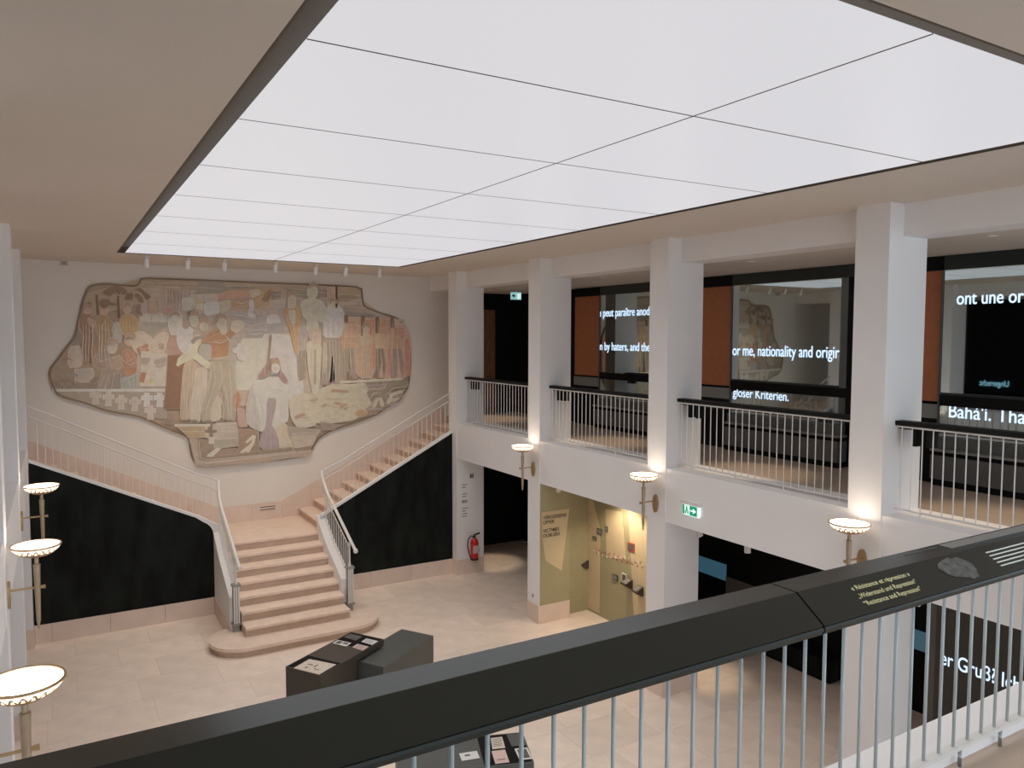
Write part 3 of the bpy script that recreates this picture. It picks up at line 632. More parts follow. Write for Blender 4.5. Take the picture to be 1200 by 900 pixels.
((900,900,867),2,[4256,6634,4408,6619,4409,6628,4257,6642]),
((900,900,867),2,[4293,6519,4485,6544,4484,6553,4292,6528]),
((900,900,867),2,[4273,6441,4445,6465,4444,6474,4272,6450]),
((900,900,867),2,[3833,6227,3719,6076,3632,6092,3630,6083,3727,6064,3840,6222]),
((900,900,867),2,[3851,6203,3961,6052,3967,6057,3858,6208]),
((900,900,867),2,[3286,6078,3610,6042,3832,5969,4115,6034,4113,6042,3832,5984,3614,6057,3287,6086]),
((900,900,867),2,[3535,5893,3755,5815,4112,5899,4111,5907,3755,5830,3537,5901]),
((900,900,867),2,[3717,5704,4015,5741,4126,5706,4129,5714,4015,5756,3716,5712]),
((900,900,867),2,[3678,5647,3845,5625,4052,5667,4050,5676,3844,5640,3679,5655]),
((900,900,867),2,[3251,6152,3467,6118,3468,6127,3252,6160]),
((432,296,208),2,[3424,6642,3734,6671,3734,6684,3423,6654]),
((432,296,208),2,[4143,6344,4225,6536,4299,6636,4291,6642,4209,6545,4133,6348]),
((900,759,560),2,[3152,6505,3368,6565,3769,6580,3769,6588,3367,6578,3151,6512]),
((900,900,867),2,[1829,5586,1989,5532,1921,5396,1756,5305,1759,5298,1929,5386,2001,5539,1832,5594]),
((900,900,867),2,[2077,5628,2019,5409,2034,5208,2041,5209,2032,5408,2084,5626]),
((900,900,867),2,[2200,5641,2336,5697,2334,5704,2197,5649]),
((900,900,867),2,[2119,5987,2236,5838,2344,5991,2339,5995,2237,5853,2125,5992]),
((900,900,867),2,[2149,5769,2248,5697,2252,5703,2153,5776]),
((900,900,867),2,[2332,5737,2357,5479,2441,5259,2448,5262,2371,5483,2339,5738]),
((900,900,867),2,[2451,5738,2445,5444,2452,5444,2459,5738]),
((900,900,867),2,[2536,5702,2479,5445,2486,5443,2544,5701]),
((900,900,867),2,[2543,6033,2521,5812,2529,5812,2551,6032]),
((900,900,867),2,[2663,5998,2625,5814,2632,5812,2671,5997]),
((900,900,867),2,[2399,4930,2336,4562,2362,4191,2323,3823,2330,3822,2376,4191,2350,4561,2407,4928]),
((900,900,867),2,[2487,5038,2457,4596,2397,4191,2391,3819,2399,3819,2410,4189,2471,4594,2495,5038]),
((900,900,867),2,[2554,4927,2510,4520,2518,4519,2561,4926]),
((900,900,867),2,[2673,4813,2627,4461,2584,4090,2581,3772,2588,3772,2598,4088,2641,4459,2680,4812]),
((900,900,867),2,[2761,4848,2732,4458,2640,4106,2648,4104,2746,4455,2768,4848]),
((900,900,867),2,[2544,4464,2464,4114,2459,3778,2467,3778,2477,4112,2551,4462]),
((900,900,867),2,[2848,4809,2857,4504,2906,4732,2899,4733,2868,4513,2855,4809]),
((900,900,867),2,[2923,5032,2896,4734,2838,4360,2846,4359,2910,4732,2930,5031]),
((900,900,867),2,[2958,5031,3000,4637,2905,4322,2793,4025,2790,3742,2798,3742,2807,4022,2918,4317,3014,4636,2966,5032]),
((900,900,867),2,[3118,5029,3143,4633,3070,4428,3078,4425,3157,4632,3126,5029]),
((900,900,867),2,[3263,5102,3289,4761,3318,4380,3309,3771,3317,3771,3332,4381,3303,4762,3271,5103]),
((900,900,867),2,[3179,4498,3241,4154,3273,3773,3281,3773,3255,4156,3187,4500]),
((900,900,867),2,[3012,4204,2951,3979,2967,3751,2975,3751,2965,3977,3020,4201]),
((900,900,867),2,[3102,4236,3165,3968,3128,3743,3136,3742,3180,3969,3110,4238]),
((900,900,867),2,[3429,4339,3384,4054,3418,3727,3426,3727,3399,4053,3437,4338]),
((900,900,867),2,[2970,5456,3132,5433,3314,5532,3309,5541,3129,5452,2971,5467]),
((900,900,867),2,[2928,5101,3124,5095,3305,5154,3303,5164,3122,5113,2928,5112]),
((900,900,867),2,[3203,5627,3270,5551,3307,5478,3314,5482,3282,5560,3208,5633]),
((900,625,375),2,[2780,5477,2959,5586,3101,5664,3098,5671,2953,5598,2776,5483]),
((900,900,900),2,[3745,5441,3745,5096,3731,4713,3738,4713,3758,5096,3752,5441]),
((900,900,900),2,[3893,5440,3894,5094,3880,4709,3888,4709,3907,5094,3901,5441]),
((900,900,900),2,[4062,5440,4063,5092,4050,4705,4057,4705,4076,5092,4070,5440]),
((900,900,900),2,[4271,5439,4272,5090,4259,4700,4266,4700,4285,5090,4278,5440]),
((900,900,900),2,[4424,5439,4425,5088,4412,4697,4420,4696,4439,5088,4432,5439]),
((900,900,900),2,[4540,5439,4541,5086,4529,4694,4536,4693,4555,5086,4548,5439]),
((900,900,867),2,[3597,5518,3492,5006,3448,4434,3459,4433,3510,5003,3607,5516]),
((900,900,867),2,[4236,5634,4225,4993,4233,4993,4244,5634]),
((900,900,867),2,[4464,5594,4643,4886,4716,4293,4727,4294,4662,4890,4474,5597]),
((900,900,867),2,[3821,4538,3696,3983,3729,3594,3737,3594,3710,3981,3829,4536]),
((900,900,867),2,[3931,4398,4013,3928,4027,3440,4036,3440,4028,3929,3939,4399]),
((900,900,867),2,[3855,4362,3844,3936,3916,3544,3924,3545,3859,3937,3863,4362]),
((900,900,867),2,[4033,4469,4187,4578,4378,4634,4375,4643,4181,4592,4028,4476]),
((900,900,867),2,[4106,4389,4258,4458,4448,4377,4451,4385,4259,4474,4103,4397]),
((900,900,867),2,[4180,4269,4329,4300,4481,4102,4487,4107,4336,4314,4178,4277]),
((900,900,867),2,[4372,4578,4499,4300,4512,3708,4521,3708,4514,4302,4379,4582]),
((900,900,867),2,[4422,4107,4393,3716,4315,3484,4323,3480,4408,3712,4430,4106]),
((900,900,867),2,[4432,3513,4560,3206,4678,2960,4686,2963,4575,3212,4440,3516]),
((900,900,867),2,[4353,3419,4461,3115,4462,2978,4470,2977,4476,3118,4361,3422]),
((900,900,867),2,[3789,3743,3896,3620,3970,3423,3978,3426,3909,3627,3795,3749]),
((900,900,867),2,[3735,3863,3825,3703,3832,3707,3742,3867]),
((837,713,716),2,[4084,3438,4021,3070,4029,3068,4092,3436]),
((837,713,716),2,[4162,3530,4153,3001,4162,3000,4170,3530]),
((837,713,716),2,[4237,3407,4288,3010,4296,3010,4245,3408]),
((837,713,716),2,[4188,3922,4144,3610,4153,3609,4196,3920]),
((900,900,867),2,[5283,4269,5530,4358,6073,4402,6416,4437,6415,4446,6071,4418,5526,4374,5280,4278]),
((900,900,867),2,[5159,4113,5444,4199,5859,4142,6115,4240,6111,4248,5857,4159,5443,4215,5156,4121]),
((900,900,867),2,[5117,3954,5402,4059,5689,4010,5690,4019,5400,4075,5113,3962]),
((900,900,867),2,[5357,3741,5688,3843,6064,3746,6066,3755,5687,3859,5354,3749]),
((900,900,867),2,[5274,3623,5644,3681,6020,3625,6022,3634,5643,3698,5272,3632]),
((900,900,867),2,[4756,4090,4953,3957,5117,3994,5115,4003,4957,3973,4760,4097]),
((900,900,867),2,[4675,3894,4912,3799,5154,3831,5153,3840,4913,3815,4678,3902]),
((900,900,867),2,[4711,3654,4949,3557,5233,3626,5231,3634,4949,3573,4713,3662]),
((900,900,867),2,[4874,4209,4792,3974,4800,3971,4883,4206]),
((900,900,867),2,[5940,4205,6192,4027,6452,3936,6455,3945,6200,4042,5946,4213]),
((900,900,867),2,[6195,4405,6276,4150,6495,4018,6500,4026,6290,4160,6204,4408]),
((900,900,867),2,[6366,4317,6450,4064,6459,4067,6375,4319]),
((900,900,867),2,[4829,3487,5069,3510,5270,3482,5271,3491,5068,3526,4828,3496]),
((699,469,343),2,[5401,4123,5773,4088,5774,4097,5402,4132]),
((699,469,343),2,[5440,3980,5688,3904,5899,3939,5897,3948,5688,3920,5442,3988]),
((699,469,343),2,[4752,3731,5030,3677,5031,3685,4753,3740]),
((699,469,343),2,[5527,4281,5859,4249,5860,4257,5527,4289]),
((699,469,343),2,[6065,3953,6278,3861,6282,3869,6069,3961]),
((699,469,343),2,[4958,4081,5200,4151,5197,4160,4955,4089]),
((900,900,867),2,[6524,4019,6636,4219,6851,4213,6851,4223,6626,4233,6515,4023]),
((900,900,867),2,[6587,4181,6806,4173,6806,4182,6587,4190]),
((900,900,867),2,[6988,4168,7123,4306,7529,4339,7528,4349,7116,4322,6980,4174]),
((900,900,867),2,[7119,4162,7348,4192,7485,4277,7480,4285,7342,4209,7117,4171]),
((900,900,867),2,[6846,4047,6978,3873,6985,3878,6853,4052]),
((900,900,867),2,[6935,4128,7067,3906,7210,3989,7204,3997,7075,3921,6943,4133]),
((900,900,867),2,[6714,3841,6893,3786,7073,3867,7069,3876,6891,3803,6716,3849]),
((900,900,867),2,[7208,4116,7390,4109,7390,4118,7208,4125]),
((900,900,867),2,[6458,4394,6853,4403,6852,4412,6458,4403]),
((900,900,867),2,[6367,3773,6628,3841,6846,3792,6848,3801,6626,3857,6364,3782]),
((900,900,867),2,[6495,3683,6715,3714,6713,3724,6494,3692]),
((900,900,867),2,[4967,6343,5100,6227,5139,5993,5148,5995,5114,6235,4972,6350]),
((900,900,867),2,[5387,6378,5299,6157,5300,5956,5309,5956,5315,6154,5395,6375]),
((900,900,867),2,[5145,6429,5163,6271,5172,6272,5154,6430]),
((900,900,867),2,[5060,5910,5181,5827,5306,5913,5301,5920,5182,5843,5065,5917]),
((900,900,867),2,[5076,5714,5172,5436,5180,5439,5084,5717]),
((900,900,867),2,[5256,5717,5231,5398,5240,5397,5265,5716]),
((900,900,867),2,[5110,5318,5140,4879,5157,4358,5165,4358,5156,4879,5119,5319]),
((900,900,867),2,[5332,5317,5261,4838,5217,4377,5226,4375,5277,4836,5340,5316]),
((900,900,867),2,[4629,6142,4699,5869,4775,5477,4783,5479,4714,5872,4637,6145]),
((900,900,867),2,[4766,6186,4703,5911,4711,5909,4774,6184]),
((900,900,867),2,[4570,6102,4664,5868,4671,5872,4578,6105]),
((900,900,867),2,[4856,5674,4909,5438,4888,5122,4896,5121,4924,5439,4865,5676]),
((900,900,867),2,[4973,5557,4929,5241,4938,5239,4982,5556]),
((900,900,867),2,[5477,5517,5479,5075,5459,4550,5467,4550,5493,5074,5485,5517]),
((900,900,867),2,[5559,5517,5561,5074,5541,4548,5549,4548,5575,5073,5567,5517]),
((900,900,867),2,[5631,5517,5633,5073,5613,4546,5621,4546,5647,5072,5639,5517]),
((900,900,867),2,[5704,5517,5705,5072,5686,4544,5694,4544,5720,5071,5712,5517]),
((900,900,867),2,[5787,5517,5789,5071,5769,4542,5777,4541,5803,5070,5795,5517]),
((900,883,669),2,[5917,5964,5923,5639,5897,5273,5913,4661,5921,4661,5912,5273,5937,5639,5925,5964]),
((900,883,669),2,[6064,5965,6070,5640,6045,5272,6060,4657,6068,4657,6060,5272,6085,5639,6072,5966]),
((900,883,669),2,[6234,5967,6240,5640,6215,5271,6230,4653,6239,4653,6229,5271,6255,5640,6242,5968]),
((900,883,669),2,[6384,5969,6390,5641,6364,5270,6381,4649,6389,4649,6379,5270,6405,5640,6392,5970]),
((900,883,669),2,[6600,5972,6606,5641,6581,5268,6598,4644,6606,4644,6596,5268,6621,5641,6608,5972]),
((900,883,669),2,[6752,5974,6759,5642,6734,5267,6751,4640,6760,4640,6749,5267,6774,5642,6761,5974]),
((900,883,669),2,[6995,5977,7002,5643,6976,5265,6995,4635,7003,4635,6992,5265,7017,5642,7003,5977]),
((900,883,669),2,[7128,5978,7136,5643,7110,5265,7129,4631,7138,4631,7126,5264,7151,5643,7137,5979]),
((900,883,669),2,[7263,5980,7271,5643,7245,5264,7264,4628,7273,4628,7261,5263,7286,5643,7272,5980]),
((900,883,669),2,[7444,5982,7452,5644,7426,5262,7446,4624,7455,4624,7442,5262,7468,5644,7453,5983]),
((900,900,692),2,[5921,5798,6089,5877,6300,5841,6302,5849,6088,5891,5918,5805]),
((900,900,692),2,[5917,5574,6192,5595,6191,5603,5917,5582]),
((900,900,692),2,[5957,5432,6168,5431,6168,5439,5957,5439]),
((900,900,692),2,[6363,5595,6579,5616,6578,5624,6362,5603]),
((900,900,692),2,[6730,5471,6951,5492,6950,5500,6730,5479]),
((900,900,692),2,[7175,5513,7401,5555,7399,5563,7173,5521]),
((900,900,692),2,[6865,5805,7087,5806,7087,5814,6865,5813]),
((900,900,692),2,[7221,5723,7471,5767,7469,5775,7220,5731]),
((900,900,692),2,[6035,5271,6071,4965,6028,4597,6036,4596,6086,4964,6044,5272]),
((900,900,692),2,[6812,5266,6849,4931,6828,4576,6836,4575,6865,4932,6820,5267]),
((900,900,692),2,[7258,5263,7297,4924,7298,4564,7306,4564,7313,4925,7266,5264]),
((900,900,692),2,[6441,5228,6456,4585,6464,4585,6449,5228]),
((900,900,867),2,[4602,6684,5033,6659,5034,6667,4603,6692]),
((900,900,867),2,[4678,6550,5032,6541,5032,6549,4678,6558]),
((900,900,867),2,[5313,6609,5515,6595,5516,6603,5313,6616]),
((900,900,867),2,[5824,6584,6308,6558,6309,6565,5825,6592]),
((900,900,867),2,[5823,6463,6222,6453,6222,6461,5823,6471]),
((900,900,867),2,[5967,6285,6477,6275,6477,6283,5967,6293]),
((900,900,867),2,[1613,6708,2665,6711,2666,6718,1613,6715]),
((900,900,867),2,[1660,6621,2629,6618,2629,6625,1660,6628]),
((900,900,867),2,[2698,6639,3154,6617,3154,6624,2699,6646]),
((900,900,867),2,[3280,6696,4487,6738,4488,6746,3280,6703]),
((900,900,867),2,[2468,3367,2577,2868,2810,2808,5142,2923,5141,2932,2809,2823,2588,2876,2475,3368]),
((900,900,867),2,[2623,3319,2648,2938,2828,2886,2830,2894,2660,2944,2631,3320]),
((900,900,867),2,[2945,3332,3432,3319,3432,3327,2945,3340]),
((900,900,867),2,[3435,3649,3442,3091,3450,3091,3443,3649]),
((900,900,867),2,[3023,3649,3402,3647,3402,3656,3022,3658]),
((900,900,867),2,[3868,3489,3906,2999,3914,2999,3876,3489]),
((900,900,867),2,[2847,2884,3852,2898,4721,2934,4720,2943,3851,2913,2846,2892]),
((900,900,867),2,[2255,3656,2774,3626,2774,3634,2255,3664]),
((900,900,867),2,[2286,3543,2736,3515,2736,3523,2286,3551]),
((900,900,867),2,[4629,3340,5269,3340,5269,3349,4628,3349]),
((900,900,867),2,[4742,3013,5143,3045,5142,3054,4741,3022]),
((900,900,867),2,[3093,3588,3382,3572,3382,3580,3093,3597]),
((900,900,867),2,[3091,3493,3380,3476,3381,3484,3091,3502]),
((900,900,815),0,[4375,4873,4358,4805,4317,4763,4267,4764,4228,4808,4214,4877,4230,4945,4271,4987,4321,4986,4360,4943]),
((657,469,343),1,[914,5430,935,5509,1011,5544,1085,5509,1102,5438,1047,5486,962,5477]),
((657,469,343),1,[1248,5553,1269,5633,1346,5669,1422,5633,1440,5562,1383,5610,1297,5601]),
((657,469,343),1,[2106,5989,2128,6071,2209,6109,2289,6074,2308,6002,2248,6050,2157,6039]),
((657,469,343),1,[2512,6014,2531,6097,2601,6135,2669,6099,2685,6026,2634,6074,2556,6064]),
((657,469,343),1,[2699,5887,2719,5971,2789,6009,2858,5973,2874,5899,2823,5948,2744,5938]),
((657,469,343),1,[3078,5948,3098,6032,3170,6070,3240,6034,3257,5959,3204,6009,3124,5999]),
((657,469,343),1,[4190,4935,4210,5022,4287,5060,4364,5020,4381,4942,4325,4995,4238,4987]),
((657,469,343),1,[5084,6704,5105,6793,5185,6836,5265,6799,5284,6721,5225,6772,5134,6759]),
((657,469,343),1,[5574,6361,5592,6451,5658,6493,5723,6454,5739,6374,5690,6427,5616,6416]),
((657,469,343),1,[4619,6494,4636,6582,4699,6623,4760,6586,4775,6508,4729,6559,4659,6548]),
((657,469,343),1,[6364,5784,6382,5877,6452,5919,6520,5878,6537,5796,6486,5851,6408,5840]),
((657,469,343),1,[527,6122,542,6199,591,6235,639,6201,649,6133,614,6178,559,6169]),
((657,469,343),1,[1248,6171,1262,6250,1314,6287,1364,6253,1375,6182,1338,6229,1281,6219]),
((432,296,208),2,[2171,5897,2194,5901,2194,5906,2170,5903]),
((432,296,208),2,[2217,5901,2241,5897,2242,5903,2218,5907]),
((432,296,208),2,[2203,5891,2207,5849,2212,5849,2208,5891]),
((699,296,244),2,[2185,5819,2222,5819,2223,5824,2186,5824]),
((432,296,208),2,[2563,5956,2587,5960,2587,5966,2562,5962]),
((432,296,208),2,[2611,5961,2635,5957,2636,5963,2612,5967]),
((432,296,208),2,[2596,5950,2601,5908,2605,5909,2601,5951]),
((699,296,244),2,[2578,5878,2616,5878,2616,5883,2578,5883]),
((432,296,208),2,[2768,5811,2792,5815,2792,5821,2767,5817]),
((432,296,208),2,[2816,5815,2840,5812,2841,5818,2817,5821]),
((432,296,208),2,[2802,5805,2806,5762,2811,5763,2806,5805]),
((699,296,244),2,[2783,5732,2822,5732,2822,5737,2783,5737]),
((432,296,208),2,[3131,5889,3156,5893,3155,5899,3130,5895]),
((432,296,208),2,[3180,5893,3205,5890,3206,5896,3181,5899]),
((432,296,208),2,[3165,5883,3170,5840,3175,5840,3170,5884]),
((699,296,244),2,[3146,5809,3186,5810,3186,5815,3147,5814]),
((432,296,208),2,[4247,4873,4273,4876,4273,4883,4246,4879]),
((432,296,208),2,[4299,4876,4326,4871,4327,4878,4300,4882]),
((432,296,208),2,[4284,4865,4289,4820,4294,4821,4289,4866]),
((699,296,244),2,[4264,4789,4306,4788,4306,4794,4264,4794]),
((432,296,208),2,[5144,6663,5172,6668,5171,6675,5143,6670]),
((432,296,208),2,[5199,6669,5227,6666,5228,6673,5200,6676]),
((432,296,208),2,[5182,6658,5188,6612,5193,6613,5188,6658]),
((699,296,244),2,[5162,6580,5206,6581,5206,6586,5162,6585]),
((432,296,208),2,[976,5392,998,5395,998,5401,976,5398]),
((432,296,208),2,[1019,5395,1041,5392,1042,5397,1020,5401]),
((432,296,208),2,[1006,5386,1010,5345,1014,5346,1011,5386]),
((699,296,244),2,[989,5317,1024,5317,1024,5321,990,5322]),
((432,296,208),2,[4657,6433,4685,6438,4684,6444,4656,6440]),
((432,296,208),2,[4711,6439,4738,6435,4739,6442,4712,6445]),
((432,296,208),2,[4695,6427,4700,6383,4705,6383,4700,6428]),
((699,296,244),2,[4675,6350,4718,6351,4718,6357,4675,6356])]

YM = YB-0.03
mu = thing('mural', (3.76, YB, 2.77), 'huge muted fresco of figures with irregular stepped outline on the back wall', 'mural')
ol = [(a/1000, b/1000) for a, b in MURAL_OUTLINE]
M['mural_base'] = mat('mural_plaster', (0.47, 0.37, 0.285), 0.9, noise=0.06, nscale=7, bump=0.05, bscale=30, spec=0.2)
M['mural_rim'] = mat('mural_rim', (0.30, 0.225, 0.155), 0.9, noise=0.08, spec=0.2)
MB().prism(ol, YM, YB-0.001).build('mural_panel', M['mural_base'], mu)
m = MB(); n = len(ol)
cx = sum(p[0] for p in ol)/n; cz = sum(p[1] for p in ol)/n
def inset(pts, d):
    out = []; n = len(pts); A = sum(pts[i][0]*pts[(i+1) % n][1]-pts[(i+1) % n][0]*pts[i][1] for i in range(n))
    sg = 1 if A > 0 else -1
    for i in range(n):
        a, b, c = Vector(pts[i-1]), Vector(pts[i]), Vector(pts[(i+1) % n])
        e1, e2 = (b-a), (c-b)
        n1 = Vector((-e1.y, e1.x)).normalized(); n2 = Vector((-e2.y, e2.x)).normalized(); nn = n1+n2
        if nn.length < 1e-4: nn = n1
        nn.normalize(); q = b + nn*(sg*d/max(0.5, nn.dot(n1))); out.append((q.x, q.y))
    return out
inn = inset(ol, 0.035)
for i in range(n):
    j = (i+1) % n
    m.hexa([(ol[i][0], YM-0.02, ol[i][1]), (ol[j][0], YM-0.02, ol[j][1]), (ol[j][0], YM, ol[j][1]), (ol[i][0], YM, ol[i][1]),
            (inn[i][0], YM-0.02, inn[i][1]), (inn[j][0], YM-0.02, inn[j][1]), (inn[j][0], YM, inn[j][1]), (inn[i][0], YM, inn[i][1])])
m.build('mural_rim', M['mural_rim'], mu)
def chaikin(p):
    o = []
    for i in range(len(p)):
        a, b = p[i], p[(i+1) % len(p)]
        o += [(a[0]*.84+b[0]*.16, a[1]*.84+b[1]*.16), (a[0]*.16+b[0]*.84, a[1]*.16+b[1]*.84)]
    return o
verts, faces, cols = [], [], []
for kk, (c, sm, fl) in enumerate(MURAL):
    pts = [(fl[i]/1000, fl[i+1]/1000) for i in range(0, len(fl), 2)]
    if sm == 1: pts = chaikin(pts)
    lum = sum(c)/3000
    col = tuple(((v/1000*0.84+lum*0.16)*0.80+d*0.20)*0.88 for v, d in zip(c, (0.43, 0.33, 0.25)))
    line = tuple(min(0.75, v+d*(1-v)) for v, d in zip(col, (0.15, 0.125, 0.10)))
    for which in ((0, 1) if sm != 2 else (1,)):
        q = inset(pts, -0.015) if which == 0 else pts
        yy = YM - 0.001 - (kk*2+which)*0.00012
        b = len(verts); verts += [(x-3.76, yy-YB, z-2.77) for x, z in q]
        faces.append(tuple(range(b, b+len(q)))); cols.append(line if which == 0 else col)
me = bpy.data.meshes.new('painted_figures'); me.from_pydata(verts, [], faces)
ca = me.color_attributes.new('paint', 'FLOAT_COLOR', 'CORNER')
for p, c in zip(me.polygons, cols):
    for li in p.loop_indices: ca.data[li].color = (*c, 1)
mp = mat('mural_paint', (1, 1, 1), 0.9, spec=0.2); t = mp.node_tree; nd = t.nodes; b = nd['Principled BSDF']
at = nd.new('ShaderNodeAttribute'); at.attribute_name = 'paint'
tc = nd.new('ShaderNodeTexCoord'); nz = nd.new('ShaderNodeTexNoise'); nz.inputs['Scale'].default_value = 9; nz.inputs['Detail'].default_value = 6
mr = nd.new('ShaderNodeMapRange'); mr.inputs[1].default_value = .3; mr.inputs[2].default_value = .7; mr.inputs[3].default_value = .93; mr.inputs[4].default_value = 1.07
vm = nd.new('ShaderNodeVectorMath'); vm.operation = 'SCALE'
t.links.new(tc.outputs['Object'], nz.inputs['Vector']); t.links.new(nz.outputs['Fac'], mr.inputs[0]); t.links.new(at.outputs['Color'], vm.inputs[0]); t.links.new(mr.outputs[0], vm.inputs['Scale']); t.links.new(vm.outputs[0], b.inputs['Base Color'])
me.materials.append(mp); o = bpy.data.objects.new('painted_figures', me); COL.objects.link(o); o.parent = mu

# ------------------------------------------------------------------ staircase
st = thing('staircase', (3.76, 15.5, 0), 'pale stone staircase rising to a landing and splitting left and right', 'staircase')
R1, NY, TR = 0.175, 16.10, 0.34
XA, XB = 2.80, 4.74
# first wide step with rounded ends
def stadium(x0, x1, y0, y1):
    r = (y1-y0)/2; ym = (y0+y1)/2; n = 12
    return [(x0+r-r*math.sin(PI*i/n), ym+r*math.cos(PI*i/n)) for i in range(n+1)] + [(x1-r+r*math.sin(PI*i/n), ym-r*math.cos(PI*i/n)) for i in range(n+1)]
bs = MB().prism(stadium(2.24, 5.26, 13.63, 14.72), 0, 0.12, 'z').build('base_step', M['riser'], st)
MB().prism(stadium(2.19, 5.31, 13.58, 14.77), 0.115, 0.175, 'z').build('tread', M['stone_tread'], bs)
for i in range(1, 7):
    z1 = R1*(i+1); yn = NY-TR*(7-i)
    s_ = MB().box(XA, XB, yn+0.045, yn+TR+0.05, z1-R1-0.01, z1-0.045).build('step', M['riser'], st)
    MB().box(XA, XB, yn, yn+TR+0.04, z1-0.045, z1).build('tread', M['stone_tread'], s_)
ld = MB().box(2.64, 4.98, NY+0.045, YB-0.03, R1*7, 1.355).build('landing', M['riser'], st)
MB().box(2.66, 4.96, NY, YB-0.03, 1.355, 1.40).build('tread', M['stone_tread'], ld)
RS, TS, X0S = (ZG-1.40)/12, 0.348, 4.80
for sx in (1, -1):
    X = (lambda x: x) if sx > 0 else (lambda x: 7.56-x)
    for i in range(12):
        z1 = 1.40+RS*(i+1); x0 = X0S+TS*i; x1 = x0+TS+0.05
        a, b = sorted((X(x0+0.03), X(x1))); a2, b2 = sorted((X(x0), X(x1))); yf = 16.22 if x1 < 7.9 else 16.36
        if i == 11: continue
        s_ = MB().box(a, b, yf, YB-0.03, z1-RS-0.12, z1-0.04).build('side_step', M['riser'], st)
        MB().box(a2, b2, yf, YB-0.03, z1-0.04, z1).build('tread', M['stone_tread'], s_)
# stringers of the front flight (white walls) and of the side flights
def prof(y): return 0.60 + (y-14.2)*0.50
for x0, x1 in ((2.62, XA), (XB, 4.94)):
    MB().prism([(14.58, 0.17), (14.58, prof(14.58)), (15.6, prof(15.6)), (16.05, 1.60), (16.22, 1.76), (16.22, 0.17)], x0, x1, 'x').build('stringer_wall', M['plaster'], st)
MB().prism([(14.75, 0), (14.75, 0.175), (14.45, 0.30), (16.12, 0.36), (16.12, 0)], 2.605, 2.62, 'x').build('plinth_slab', M['stone_pink'], st)
AL = lambda x: 3.34+(-0.49-x)*0.479
AR = lambda x: 1.735+(x-4.88)*0.523
rc = [(2.62, 1.62)] + [(2.62-0.30*(1-math.cos(t)), 1.62+0.30*math.sin(t)) for t in (0.3, 0.6, 0.9, 1.15)]
MB().prism([(4.80, 1.70), (XR-0.005, AR(XR)), (XR-0.005, AR(XR)+0.055), (4.80, 1.76)], 16.12, 16.22).build('stringer', M['plaster'], st)
MB().prism([(2.74, 1.70), (2.74, 1.80), (2.35, AL(2.35)+0.055), (-0.47, AL(-0.47)+0.055), (-0.47, AL(-0.47)), (2.30, AL(2.30))] + rc[::-1], 16.12, 16.22).build('stringer', M['plaster'], st)
# black slate panels below the side flights
MB().prism([(-0.47, 0.35), (2.62, 0.35)] + rc + [(2.30, AL(2.30)), (-0.47, AL(-0.47))], 16.13, 16.20).build('slate_panel', M['slate'], st)
MB().prism([(4.94, 0.35), (XR-0.01, 0.35), (XR-0.01, AR(XR)), (4.94, AR(4.94))], 16.13, 16.20).build('slate_panel', M['slate'], st)
for a, b in ((-0.465, -0.2), (-0.2, 0.75), (0.75, 1.7), (1.7, 2.605), (4.94, 5.9), (5.9, 6.9), (6.9, XR-0.012)):
    MB().box(a, b-0.004, 16.10, 16.2, 0, 0.35).build('plinth_slab', M['stone_pink'], st)
# solid core hidden behind the panels
MB().box(4.95, 7.9, 16.21, 16.24, 0, 1.6).box(-0.46, 2.62, 16.21, 16.24, 0, 1.6).build('core', M['plaster'], st)
# stone dado along the wall
DL = lambda x: 1.78 if x > 3.05 else 1.78+(3.05-x)*0.492
DR = lambda x: 1.78 if x < 4.42 else 1.78+(x-4.42)*0.497
xs = [-1.1, -0.4, 0.3, 1.0, 1.7, 2.4, 3.05, 3.75, 4.42, 5.1, 5.8, 6.5, 7.2, 7.9, 8.6]
for a, b in zip(xs, xs[1:]):
    Z = (lambda x: max(DL(x), DR(x)))
    zb = lambda x: max(1.38, Z(x)-1.0)
    MB().prism([(a, zb(a)), (b-0.003, zb(b)), (b-0.003, Z(b)), (a, Z(a))], YB-0.03, YB-0.002).build('dado_slab', M['stone_pink'], st)
v = thing('wall_vent', (4.08, YB-0.03, 1.60), 'small slotted vent in the stone dado above the stair landing', 'vent')
MB().box(3.90, 4.28, YB-0.04, YB-0.03, 1.60, 1.72).build('plate', M['stone_pink'], v)
MB().box(3.92, 4.26, YB-0.044, YB-0.04, 1.68, 1.70).box(3.92, 4.26, YB-0.044, YB-0.04, 1.62, 1.64).build('slot', M['frame_brown'], v)

